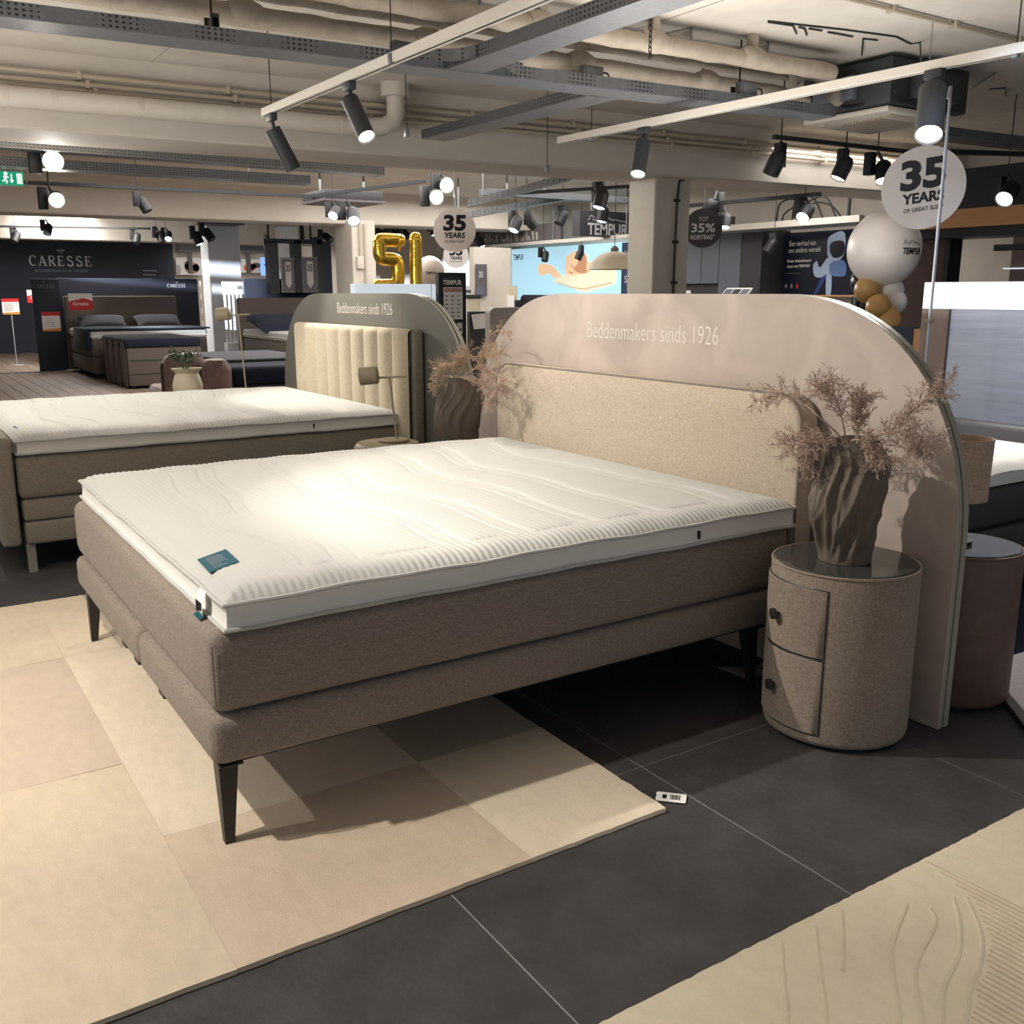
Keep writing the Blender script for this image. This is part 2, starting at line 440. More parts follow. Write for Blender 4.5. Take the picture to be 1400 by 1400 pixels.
# walls
def wall(name, lo, hi, m): return sbox(name, lo, hi, m)
wall('wall_back', (-30, 11.1, 0), (3, 11.3, 3.1), 'beam')
wall('wall_far', (-30.2, -4, 0), (-30, 11.3, 3.1), 'beam')
sbox('wall_caresse'.replace('caresse', 'navy'), (-26.3, -3.5, 0), (-26.0, 6.72, 2.68), 'navy')
# unseen side wall added with an opening whose bars stripe the pillar's daylight
for lo, hi in (((-30, -4.1, 0), (-9, -4, 2.0)), ((-30, -4.1, 2.5), (-9, -4, 3.1)), ((-30, -4.1, 2.0), (-15.75, -4, 2.5)), ((-14.55, -4.1, 2.0), (-9, -4, 2.5))): wall('gobo_wall', lo, hi, 'beam')
wn = sbox('gobo_frame', (-15.08, -4.08, 2.0), (-15.02, -4.02, 2.5), 'white')
for z0, z1 in ((2.424, 2.5), (2.297, 2.36), (2.0, 2.262)): obj('gobo_bar', MB().box((-15.75, -4.07, z0), (-15.08, -4.03, z1)), 'white', wn, smooth=False)
# ---- dark soffit, brown shop unit and wooden fascia at the back
sbox('trim_2', (-6.36, 8.55, 1.985), (-2.6, 8.75, 2.15), 'wood_orange')
sbox('trim_3', (-5.9, 8.7, 2.16), (-2.6, 8.8, 2.52), 'black')
sbox('trim_4', (-6.36, 8.6, 1.90), (-2.6, 9.0, 1.985), 'black')
sbox('wall_brown', (-6.62, 8.85, 0), (-5.84, 9.0, 1.93), 'brown_wall')
sbox('wall_recess', (-6.0, 10.2, 0), (-2.6, 10.35, 2.2), 'brown_wall')
sbox('trim_5', (-5.85, 8.8, 0), (-5.80, 9.0, 1.93), 'black')
sbox('trim_6', (-5.72, 9.4, 1.80), (-5.05, 9.5, 1.86), 'black_soft')
sbox('trim_7', (-6.05, 10.15, 1.64), (-5.35, 10.19, 1.655), 'lightbox')
sbox('pillar', (-5.42, 9.5, 0), (-5.26, 9.7, 1.95), 'brown_wall', .01)
sbox('pillar', (-4.9, 8.55, 0), (-4.7, 8.75, 1.98), 'brown_wall', .01)

# ================================================================== CEILING SERVICES
def slant(path, k=.06, x0=None):
    return path
def yline(x, z, y0, y1, k=.06, n=2, wob=0, rnd=None):
    """run that follows the beam (drifts k in x per metre of y)"""
    P = []
    for i in range(n):
        y = y0 + (y1 - y0) * i / (n - 1)
        P.append((x + k * y + (rnd.uniform(-wob, wob) if wob else 0), y, z + (rnd.uniform(-wob, wob) if wob else 0)))
    return P
R1 = random.Random(3)
# three conduits clipped along the beam
for k, (z, lab) in enumerate(((2.865, 'topmost'), (2.81, 'middle'), (2.765, 'lowest'))):
    t = thing('conduit', f'thin painted conduit clipped along the concrete beam, {lab} of the three', 'conduit', (-7.82, 3, z), 'conduits along the beam')
    obj('tube', MB().tube(yline(-7.79, z, -2, 10.8), .017, 8), 'conduit', t)
    for i in range(11):
        y = -.6 + i * 1.02 + k * .05; x = -7.81 + .06 * y
        obj('clip', MB().box((x - .05, y - .014, z - .024), (x + .042, y + .014, z + .026)), 'conduit', t, smooth=False)
# large drain pipe under the conduits, turning up into the slab
t = thing('drain_pipe', 'thick cream pipe along the beam ending in an elbow up to the ceiling', 'pipe', (-7.6, 3, 2.68))
P = yline(-7.70, 2.675, -3, 3.48) + [(-7.46, 3.64, 2.69), (-7.45, 3.72, 2.73), (-7.45, 3.75, 2.80), (-7.45, 3.75, 2.96)]
obj('pipe_body', MB().tube(P, .07, 20), 'beam', t)
obj('flange', MB().cyl((-7.45, 3.75, 2.92), (-7.45, 3.75, 3.02), .115), 'beam', t)
for y in (.95, 1.25, 1.8, 3.3):
    x = -7.70 + .06 * y; obj('collar', MB().tube([(x, y - .02, 2.675), (x, y + .02, 2.675)], .073, 20), 'beam', t)
# lagged pipes below the slab
def lagged(name, lab, x, z, y0, y1, r, k=.06, drops=()):
    t = thing(name, lab, 'pipe', (x, (y0 + y1) / 2, z))
    n = int((y1 - y0) / .12); P = yline(x, z, y0, y1, k, n, .004, R1)
    obj('pipe_body', MB().tube(P, [r * (1 + .09 * R1.uniform(-1, 1)) for _ in range(n)], 14), 'pipe', t)
    for y in drops:
        xx = x + k * y
        obj('hanger', MB().box((xx - .03, y - .025, z + r * .6), (xx + .03, y + .025, 3.02)), 'pipe', t, smooth=False)
        obj('saddle', MB().tube([(xx, y - .09, z + .006), (xx, y - .04, z + .012), (xx, y + .04, z + .012), (xx, y + .09, z + .006)], [r, r * 1.28, r * 1.28, r], 14), 'pipe', t)
    return t
lagged('lagged_pipe', 'lumpy lagged pipe under the ceiling, upper one running to the air conditioner', -5.08, 2.87, -2, 5.75, .052, .05, (2.3, 3.4, 4.2, 5.0))
lagged('lagged_pipe', 'lumpy lagged pipe under the ceiling, lower one crossing above the cable tray', -5.60, 2.85, -2, 5.95, .055, .03, (1.9, 3.0, 4.1, 5.2))
lagged('water_pipe', 'slim bare pipe running between the two lagged pipes', -5.42, 2.90, -2, 5.8, .022, .04, (2.6, 4.6))
lagged('water_pipe', 'slim bare pipe beside the upper lagged pipe', -5.26, 2.94, -1, 5.8, .016, .04, (3.1,))
# cross rails that carry the pipes
for a, b, lab in (((-5.204, 4.498, 2.985), (-4.913, 4.544, 2.985), 'cross rail over the lagged pipes near the hanging chain'),
                  ((-5.174, 5.160, 2.985), (-4.897, 5.215, 2.985), 'cross rail over the lagged pipes near the air conditioner'),
                  ((-5.302, 3.031, 2.985), (-5.062, 3.083, 2.985), 'cross rail over the lagged pipes beyond the white track')):
    t = thing('support_rail', lab, 'rail', a, 'support rails on the ceiling')
    obj('rail', MB().tube([a, b], .02, 4), 'pipe', t, smooth=False)
    obj('bolt', MB().cyl((b[0], b[1], b[2] - .05), (b[0], b[1], 3.02), .008), 'galv', t)
# conduit at the right side of the ceiling and its clips
t = thing('ceiling_conduit', 'single thin conduit clipped flat to the ceiling above the second white track', 'conduit', (-3.94, 5.6, 3.0))
obj('tube', MB().tube([(-3.93, 2.0, 3.0), (-3.95, 9.5, 3.0)], .013, 8), 'conduit', t)
for y in (4.6, 5.2, 5.8, 6.5, 7.2): obj('clip', MB().box((-3.97, y - .015, 2.985), (-3.91, y + .015, 3.02)), 'conduit', t, smooth=False)
# loose cable stubs fixed to the ceiling
for i, pts in enumerate((((-4.551, 4.835, 3.012), (-4.525, 5.027, 3.012), (-4.643, 5.197, 3.012)), ((-4.528, 5.084, 3.012), (-4.531, 5.142, 3.012), (-4.632, 5.280, 3.012)),
            ((-4.516, 5.165, 3.012), (-4.506, 5.276, 3.012)), ((-4.510, 5.336, 3.012), (-4.494, 5.559, 3.012)), ((-4.747, 5.977, 3.000), (-4.494, 5.661, 3.012), (-4.466, 5.773, 3.012)),
            ((-4.545, 4.828, 3.014), (-4.423, 5.355, 3.014), (-4.347, 5.799, 3.014), (-4.413, 6.045, 3.014), (-4.354, 6.064, 3.014), (-4.112, 5.753, 2.800)),
            ((-4.975, 7.652, 3.000), (-4.574, 7.292, 3.000)), ((-4.938, 7.814, 3.000), (-4.834, 7.868, 3.000), (-5.016, 8.186, 3.000)))):
    tag(obj('cable', MB().tube(pts, .006, 5), 'dark_metal'), ['short cable stub bent twice on the ceiling nearest the pipes', 'tiny hooked cable stub next to the first stub', 'short straight cable stub on the ceiling',
        'longer straight cable stub on the ceiling', 'hooked cable stub above the air conditioner', 'long slack cable stapled along the ceiling and dropping down', 'straight diagonal cable stub beyond the second white track', 'bent cable stub beyond the second white track'][i], 'cable', 'cable stubs on the ceiling')

# ---- cable trays: side rails, floor, hanger brackets
def tray_y(lab, x, z, y0, y1, k, parts=None):
    t = thing('cable_tray', lab, 'cable tray', (x, (y0 + y1) / 2, z), 'perforated cable trays')
    R = Matrix.Rotation(-k, 3, 'Z'); pv = (x, 0, 0)
    for s, nm in ((.11, 'side_rail'), (-.11, 'side_rail')):
        obj(nm, MB().box((x + s - .003, y0, z), (x + s + .003, y1, z + .065), 0, 1, R, pv), 'steel', t, smooth=False)
    obj('tray_floor', MB().box((x - .11, y0, z - .004), (x + .11, y1, z + .002), 0, 1, R, pv), 'galv', t, smooth=False)
    return t
def tray_x(lab, y, z, x0, x1, k=.03):
    t = thing('cable_tray', lab, 'cable tray', ((x0 + x1) / 2, y, z), 'perforated cable trays')
    R = Matrix.Rotation(k, 3, 'Z'); pv = (x0, y, 0)
    for s in (.11, -.11): obj('side_rail', MB().box((x0, y + s - .003, z), (x1, y + s + .003, z + .065), 0, 1, R, pv), 'steel', t, smooth=False)
    obj('tray_floor', MB().box((x0, y - .11, z - .004), (x1, y + .11, z + .002), 0, 1, R, pv), 'galv', t, smooth=False)
    return t
t = tray_y('long grey perforated cable tray crossing the whole ceiling above the bed', -5.33, 2.60, -2.5, 5.85, .07)
for y in (1.62, 5.05):
    x = -5.33 + .07 * y
    obj('hanger_bracket', MB().box((x - .06, y - .012, 2.66), (x + .06, y + .012, 2.72)).box((x - .06, y - .02, 2.66), (x - .045, y + .02, 2.74)).box((x + .045, y - .02, 2.66), (x + .06, y + .02, 2.74)).cyl((x, y, 2.70), (x, y, 3.02), .006), 'dark_metal', t, smooth=False)
t = tray_x('branch cable tray joining the long tray and running out over the bed', 2.96, 2.605, -5.05, -2.2, .03)
# rounded fillets where the branch leaves the long tray
for s in (1, -1):
    P = [(-4.93 + .0 + .22 * (1 - cos(a)), 2.96 + s * (.11 + .22 * (1 - sin(a))), 0) for a in [pi / 2 * i / 6 for i in range(7)]]
    mb = MB(); mb.grid([[(p[0], p[1], 2.605) for p in P], [(p[0], p[1], 2.668) for p in P]])
    obj('corner_rail', mb, 'steel', t)
tray_x('short cable tray beyond the long tray, running to the beam', 4.01, 2.60, -7.3, -5.15, .02)
t = tray_y('pale cable tray beyond the air conditioner, lit bluish', -5.45, 2.60, 7.3, 10.8, .06)
# junction boxes on the trays
for i, (p, lab) in enumerate((((-5.100, 3.905, 2.699), 'grey junction box standing on the long cable tray'), ((-4.920, 5.059, 2.661), 'grey junction box on the tray behind the second white track'),
                 ((-5.200, 2.677, 2.715), 'grey junction box on the tray behind the first white track'))):
    p = Vector(p); p.z = 2.66
    t = thing('junction_box', lab, 'junction box', p, 'junction boxes on the cable tray')
    obj('box_body', MB().box(p + Vector((-.03, -.075, 0)), p + Vector((.03, .075, .09)), .006), 'galv', t)
    obj('lid', MB().box(p + Vector((.03, -.065, .01)), p + Vector((.038, .065, .08)), .003), 'galv', t)
    obj('loop_cable', MB().tube(spline([p + Vector((.02, .075, .06)), p + Vector((.03, .11, .05)), p + Vector((.03, .11, .0)), p + Vector((.02, .09, -.03))], 5), .006, 6), 'black', t)
# hanging chain: every link a part
t = thing('hanging_chain', 'short steel chain hanging free from the ceiling', 'chain', (-4.2, 3.6, 3.0))
z = 3.0; k = 0
while z > 2.60:
    P = []
    for i in range(13):
        a = 2 * pi * i / 12; u, v = .009 * cos(a), .017 * sin(a)
        P.append((-4.2 + (u if k % 2 else 0), 3.6 + (0 if k % 2 else u), z + v))
    obj('chain_link', MB().tube(P, .0032, 5, False), 'dark_metal', t); z -= .026; k += 1
# suspension wires
for i, (p, z1, lab) in enumerate((((-6.3, 2.30, 0), 2.52, 'thin wire holding the end of the first white track'), ((-5.9, 4.53, 0), 2.5, 'thin wire holding the second white track'),
                  ((-4.62, 2.31, 0), 2.52, 'thin wire holding the middle of the first white track'), ((-2.82, 4.65, 0), 2.5, 'thin wire holding the near end of the second white track'),
                  ((-6.55, 4.6, 0), 2.35, 'frayed wire dangling near the short cable tray'), ((-6.2, 3.2, 0), 2.45, 'thin wire dangling beside the drain pipe elbow'))):
    t = thing('suspension_wire', lab, 'wire', (p[0], p[1], z1), 'suspension wires')
    obj('wire', MB().tube([(p[0], p[1], 3.02), (p[0], p[1], z1)], .0035, 5), 'dark_metal', t)
    obj('clamp', MB().box((p[0] - .015, p[1] - .015, z1 - .03), (p[0] + .015, p[1] + .015, z1 + .02), .004), 'galv', t)

# ---- air conditioner cassette
t = thing('air_conditioner', 'dark ceiling cassette air conditioner with pale grille panel', 'air conditioner', (-5.0, 6.5, 2.62))
obj('case', MB().box((-5.36, 6.10, 2.68), (-4.58, 7.0, 2.985), .02), 'black_soft', t)
obj('face_panel', MB().box((-5.37, 6.14, 2.635), (-4.62, 6.92, 2.675), .012), 'beam', t)
for i in range(16):
    x = -5.17 + i * .022
    obj('grille_slat', MB().box((x, 6.32, 2.622), (x + .010, 6.74, 2.636)), 'conduit', t, smooth=False)
obj('flap', MB().box((-5.31, 6.24, 2.626), (-5.25, 6.82, 2.636), .003), 'conduit', t); obj('flap', MB().box((-4.74, 6.24, 2.626), (-4.68, 6.82, 2.636), .003), 'conduit', t)
obj('connector_box', MB().box((-4.58, 6.3, 2.72), (-4.48, 6.75, 2.90), .01), 'sign_dark', t)
obj('connector_box', MB().box((-5.2, 6.03, 2.74), (-4.85, 6.10, 2.9), .01), 'cabinet', t)
obj('hose', MB().tube(spline([(-5.1, 5.7, 2.87), (-5.05, 5.8, 2.92), (-4.95, 5.9, 2.86), (-4.98, 6.0, 2.78), (-5.05, 6.2, 2.76)], 6), .05, 12), 'pipe', t)
obj('elbow', MB().tube(spline([(-5.45, 5.95, 2.85), (-5.35, 6.06, 2.80), (-5.28, 6.25, 2.78)], 6), .055, 12), 'pipe', t)
for pts in (((-4.7, 6.2, 2.9), (-4.55, 6.1, 2.75), (-4.56, 6.25, 2.70), (-4.55, 6.5, 2.78)), ((-5.1, 6.18, 2.85), (-5.0, 6.1, 2.72), (-4.8, 6.1, 2.70), (-4.6, 6.3, 2.8))):
    obj('cable_loop', MB().tube(spline(pts, 7), .008, 6), 'black', t)
for x, y in ((-5.22, 6.28), (-4.78, 6.28), (-5.22, 6.78), (-4.78, 6.78)): obj('rod', MB().cyl((x, y, 2.95), (x, y, 3.02), .02), 'pipe', t)

# ================================================================== TRACKS AND SPOTLIGHTS
def track(lab, p0, p1, m, w_=.034, h_=.03, grp='lighting tracks'):
    p0, p1 = Vector(p0), Vector(p1); t = thing('lighting_track', lab, 'track', p0, grp)
    d = (p1 - p0).normalized(); s = d.cross(Vector((0, 0, 1))).normalized(); up = Vector((0, 0, 1))
    def pr(a, b, z0, z1):
        mb = MB(); r = []
        for q in (p0, p1): r.append(mb.ring([q + s * a + up * z0, q + s * b + up * z0, q + s * b + up * z1, q + s * a + up * z1]))
        mb.skin(r); return mb
    obj('rail', pr(-w_ / 2, w_ / 2, 0, h_), m, t, smooth=False)
    obj('groove', pr(-.006, .006, -.0015, .0), 'dark_metal', t, smooth=False)
    for q in (p0, p1): obj('end_cap', MB().box(q + Vector((-.018, -.018, -.001)), q + Vector((.018, .018, h_ + .002)), .003), m, t)
    return t
track('white lighting track above the bed, the nearer of the two white tracks', (-6.42, 2.30, 2.5), (-2.2, 2.37, 2.5), 'track_white', .05, .045)
track('white lighting track beyond the arched screens, reaching to the round sign', (-6.24, 4.5, 2.485), (-1.2, 4.72, 2.485), 'track_white', .05, .045)

def spot_tube(lab, top, d, L=.26, r=.05, lit='lens', on=True):
    """cylindrical track spotlight: adapter, arm, body, lens"""
    top = Vector(top); d = Vector(d).normalized(); t = thing('cylinder_spotlight', lab, 'spotlight', top, 'black cylinder spotlights on the white tracks')
    obj('adapter', MB().box(top + Vector((-.05, -.02, -.045)), top + Vector((.05, .02, .002)), .006), 'black_soft', t)
    j = top + Vector((0, 0, -.09)); obj('arm', MB().cyl(top + Vector((0, 0, -.03)), j + d * .04, .012, n=10), 'black_soft', t)
    a = j; b = j + d * L
    obj('body', MB().tube([a, a + d * .004, b - d * .01, b, b - d * .015], [r * .9, r, r, r * .97, r * .86], 28), 'black_soft', t)
    obj('lens', MB().tube([b - d * .014, b - d * .010], r * .86, 24), lit if on else 'black', t)
    return b, d
b, d = spot_tube('black cylinder spotlight at the end of the nearer white track, facing away', (-6.3, 2.30, 2.5), (.06, .43, -.84), .27, .050)
lamp('SPOT', b + d * .03, (.1, .25, -1), 110, WARM, .03, 80, .5)
b, d = spot_tube('black cylinder spotlight lit above the bed on the nearer white track', (-5.15, 2.32, 2.5), (.56, .05, -.70), .27, .047)
lamp('SPOT', b + d * .03, (.62, .05, -.62), 85, WARM, .03, 85, .6)
b, d = spot_tube('black cylinder spotlight lit on the farther white track, beside the pillar', (-5.34, 4.54, 2.485), (.25, -.34, -.76), .26, .050)
lamp('SPOT', b + d * .03, (.3, -.75, -1), 150, WARM, .03, 90, .5)
b, d = spot_tube('black cylinder spotlight lit near the round sign on the farther white track', (-3.22, 4.62, 2.485), (.30, -.44, -.69), .31, .066)
lamp('SPOT', b + d * .03, (.5, -.6, -1), 200, NEUT, .03, 100, .5)

def spot_bell(lab, top, d, sc=1.0, on=True, lens='lens', grp='black gimbal spotlights'):
    """small track spotlight: driver box and bell shaped head"""
    top = Vector(top); d = Vector(d).normalized(); t = thing('track_spotlight', lab, 'spotlight', top, grp)
    s = sc; u = d.cross(Vector((0, 0, 1))); u = u.normalized() if u.length > .05 else Vector((1, 0, 0))
    q = top + u * .050 * s
    obj('driver_box', MB().box(q + Vector((-.032, -.032, -.16)) * s, q + Vector((.032, .032, -.0)) * s, .006), 'black', t)
    a = top + Vector((0, 0, -.07)) * s - u * .045 * s; b = a + d * .16 * s
    obj('bracket', MB().cyl(top, a, .012 * s, n=8), 'black', t)
    obj('drop_rod', MB().cyl((top.x, top.y, top.z - .01), (top.x, top.y, 3.02), .005, n=6), 'black', t)
    obj('head', MB().tube([a, a + d * .02 * s, a + d * .06 * s, b, b - d * .012 * s], [.035 * s, .052 * s, .058 * s, .056 * s, .048 * s], 18), 'black', t)
    obj('lens', MB().tube([b - d * .012 * s, b - d * .006 * s], .048 * s, 16), lens if on else 'black_soft', t)
    return b, d
# black track below the air conditioner
track('black lighting track carrying three spotlights beside the round sign', (-5.524, 6.016, 2.550), (-5.466, 7.662, 2.550), 'black')
for px, dd, lab, on in (((-5.602, 6.169, 2.550), (-.3, -.3, -1), 'black bell spotlight at the start of the short black track, unlit', False), ((-5.530, 6.856, 2.550), (-.2, -.35, -.9), 'lit black bell spotlight in the middle of the short black track', True),
            ((-5.551, 7.287, 2.550), (.3, -.3, -.9), 'lit black bell spotlight close to the big round sign', True)):
    b, d = spot_bell(lab, px, dd, 1.15, on)
    if on: lamp('SPOT', b + d * .03, d, 60, NEUT, .03, 80, .5)

# ================================================================== RUGS
def rug_patch(name, x0, x1, y0, y1, m, parent, z=.016, wav=.004):
    """pile patch with a slightly pillowed, uneven top and irregular edges"""
    n, k = 16, 16; P = []
    for i in range(n + 1):
        row = []
        for j in range(k + 1):
            u, v = i / n, j / k; e = min(u * (x1 - x0), (1 - u) * (x1 - x0), v * (y1 - y0), (1 - v) * (y1 - y0))
            h = z * (1 - .16 * max(0, 1 - e / .02))
            row.append((x0 + (x1 - x0) * u + (random.uniform(-1, 1) * wav * .5 if (i == n and x1 > -1.83) or (i == 0 and x0 < -4.7) else 0), y0 + (y1 - y0) * v + (random.uniform(-1, 1) * wav * .5 if (j == k and y1 > 1.6) else 0), h + random.uniform(-.001, .001)))
        P.append(row)
    mb = MB().grid(P)
    b = [(p[0], p[1], .001) for p in P[0]] + [(r[-1][0], r[-1][1], .001) for r in P[1:]] + [(p[0], p[1], .001) for p in reversed(P[-1][:-1])] + [(r[0][0], r[0][1], .001) for r in reversed(P[1:-1])]
    t = [P[0][j] for j in range(k + 1)] + [r[-1] for r in P[1:]] + list(reversed(P[-1][:-1])) + [r[0] for r in reversed(P[1:-1])]
    mb.skin([mb.ring(b), mb.ring(t)], True, False, False)
    bmesh.ops.remove_doubles(mb.bm, verts=mb.bm.verts, dist=1e-5)
    return obj(name, mb, m, parent, ang=80)
rug = thing('patchwork_rug', 'large beige patchwork wool rug under the foot of the big bed', 'rug', (-3.2, .5, 0))
G = .0003
for x0, x1, y0, y1, m in ((-4.77, -3.94, -1.3, .49, 'rug_light'), (-3.94, -2.90, -1.3, .49, 'rug_rose'), (-2.90, -1.81, -1.3, .49, 'rug_light'),
                          (-4.77, -3.94, .49, .70, 'rug_light'), (-3.94, -2.42, .49, 1.24, 'rug_pale'), (-2.42, -1.81, .49, 1.24, 'rug_tan'),
                          (-4.77, -3.94, .70, 1.69, 'rug_grey'), (-3.94, -2.42, 1.24, 1.69, 'rug_grey'), (-2.42, -1.81, 1.24, 1.69, 'rug_pale')):
    rug_patch('rug_patch', x0 + G, x1 - G, y0 + G, y1 - G, M[m], rug)
# swing label of the rug
t = thing('swing_tag', 'small white price tag with bar code lying at the rug corner', 'tag', (-1.86, 1.69, 0))
f = lambda u, v, d: Vector((-1.915, 1.655, .004 + d)) + Vector((.66, .75, 0)).normalized() * u + Vector((.75, -.66, 0)).normalized() * (-v)
f = lambda u, v, d: Vector((-1.870, 1.702, .004 + d)) + Vector((.72, .69, 0)) * u + Vector((-.69, .72, 0)) * v
obj('card', MB().prism(rrect(.085, .05, .006, 3), f, 0, .0015), 'paper', t)
mb = MB()
for k in range(9): mb.prism([(.04 + k * .0032, .012), (.0415 + k * .0032 + (k % 3) * .0006, .012), (.0415 + k * .0032 + (k % 3) * .0006, .038), (.04 + k * .0032, .038)], f, .0016, .0019)
o = obj('bar_code', mb, 'ink', t, smooth=False); o['kind'] = 'stuff'
obj('print_block', MB().prism([(.018, .014), (.03, .014), (.03, .036), (.018, .036)], f, .0016, .0019), 'ink', t, smooth=False)
obj('string', MB().tube(spline([f(.004, .025, .001), f(-.01, .03, .006), f(-.03, .028, .008), f(-.045, .03, .004)], 5), .001, 5), 'ink', t)

# second rug with carved wavy lines
r2 = thing('carved_rug', 'cream wool rug with carved wavy lines and ribbed bands, at the dark tile aisle', 'rug', (-.4, 2, 0))
nx, ny = 110, 230; P = []
xa, xb, ya, yb = -1.275, -.15, -.6, 3.0
for i in range(nx + 1):
    row = []
    for j in range(ny + 1):
        x = xa + (xb - xa) * i / nx; y = ya + (yb - ya) * j / ny
        e = min(x - xa, y - ya, yb - y); jx = random.uniform(-.0015, .0015) if i == 0 else 0
        row.append((x + jx, y, .014 - .006 * max(0, 1 - e / .02) + random.uniform(-.0006, .0006)))
    P.append(row)
mb = MB().grid(P); t_ = P[0]; mb.skin([mb.ring([(p[0], p[1], .001) for p in t_]), mb.ring(t_)], False, False, False)
obj('rug_body', mb, 'rug_cream', r2, ang=85)
LN = [[(-1.243, 1.513, 0.013), (-1.159, 1.426, 0.013), (-1.070, 1.335, 0.013)], [(-1.238, 1.617, 0.013), (-1.132, 1.507, 0.013), (-1.029, 1.398, 0.013)], [(-1.244, 1.714, 0.013), (-1.168, 1.624, 0.013), (-1.109, 1.550, 0.013)],
      [(-1.179, 1.864, 0.013), (-1.090, 1.685, 0.013), (-0.951, 1.517, 0.013)], [(-1.138, 1.892, 0.013), (-1.097, 1.852, 0.013), (-1.031, 1.682, 0.013), (-0.927, 1.555, 0.013)],
      [(-1.133, 1.976, 0.013), (-1.067, 1.898, 0.013), (-1.006, 1.798, 0.013), (-0.962, 1.676, 0.013), (-0.906, 1.586, 0.013)], [(-1.116, 2.001, 0.013), (-1.020, 1.905, 0.013), (-0.962, 1.805, 0.013), (-0.932, 1.721, 0.013), (-0.882, 1.624, 0.013)]]
for k, pts in enumerate(LN):
    pts = [Vector(p) for p in pts]
    if k != 2: d = (pts[-1] - pts[-2]).normalized(); pts += [pts[-1] + d * .15 + Vector((.0, -.05, 0)), pts[-1] + d * .3 + Vector((.02, -.12, 0))]
    for p in pts: p.z = .0122
    obj('raised_line', MB().tube(spline(pts, 6), .0062, 6), 'rug_cream', r2)
edge_ = spline([Vector(p) for p in ((-1.255, 2.056, 0.012), (-1.177, 2.034, 0.012), (-1.102, 2.005, 0.012), (-1.011, 1.921, 0.012), (-0.953, 1.821, 0.012), (-0.923, 1.738, 0.012), (-0.873, 1.640, 0.012), (-0.809, 1.537, 0.012))], 24)
dr_ = (Vector((-1.015, 2.068, 0.012)) - Vector((-1.153, 2.059, 0.012))).normalized(); last = None
for p in edge_:
    off_ = p.x * dr_.y - p.y * dr_.x
    if last is not None and abs(off_ - last) < .0155: continue
    last = off_; p = Vector((p.x, p.y, .0116))
    P = [p + dr_ * (.42 * k / 5) + Vector((.004 * sin(k * 1.7 + off_ * 60), 0, 0)) for k in range(6)]
    obj('raised_rib', MB().tube([q for q in P if q.x < -.17], .0045, 5), 'rug_ribbed', r2)
# rugs of the next stand
t = thing('navy_carpet', 'shaggy navy blue carpet on the floor behind the arched screen', 'carpet', (-2.2, 4.4, 0))
obj('carpet_pile', MB().box((-4.4, 3.55, .0005), (-1.2, 6.4, .012), .004), 'blue_carpet', t)
t = thing('pale_runner', 'pale grey carpet runner on the dark tiles behind the brown drum stand', 'carpet', (-1.3, 3.4, 0))
obj('carpet_pile', MB().prism([(-1.752, 3.20), (-1.935, 3.53), (-1.90, 3.9), (-.2, 3.9), (-.2, 1.9), (-1.0, 2.5)], lambda u, v, d: Vector((u, v, d)), .013, .022), 'grey_carpet', t)

# ================================================================== BOX SPRING BEDS
def soft_box(name, lo, hi, m, parent, bev=.025, seg=3):
    return obj(name, MB().box(lo, hi, bev, seg), m, parent, ang=50)
def seam_tube(name, pts, r, m, parent): return obj(name, MB().tube(pts, r, 6), m, parent)

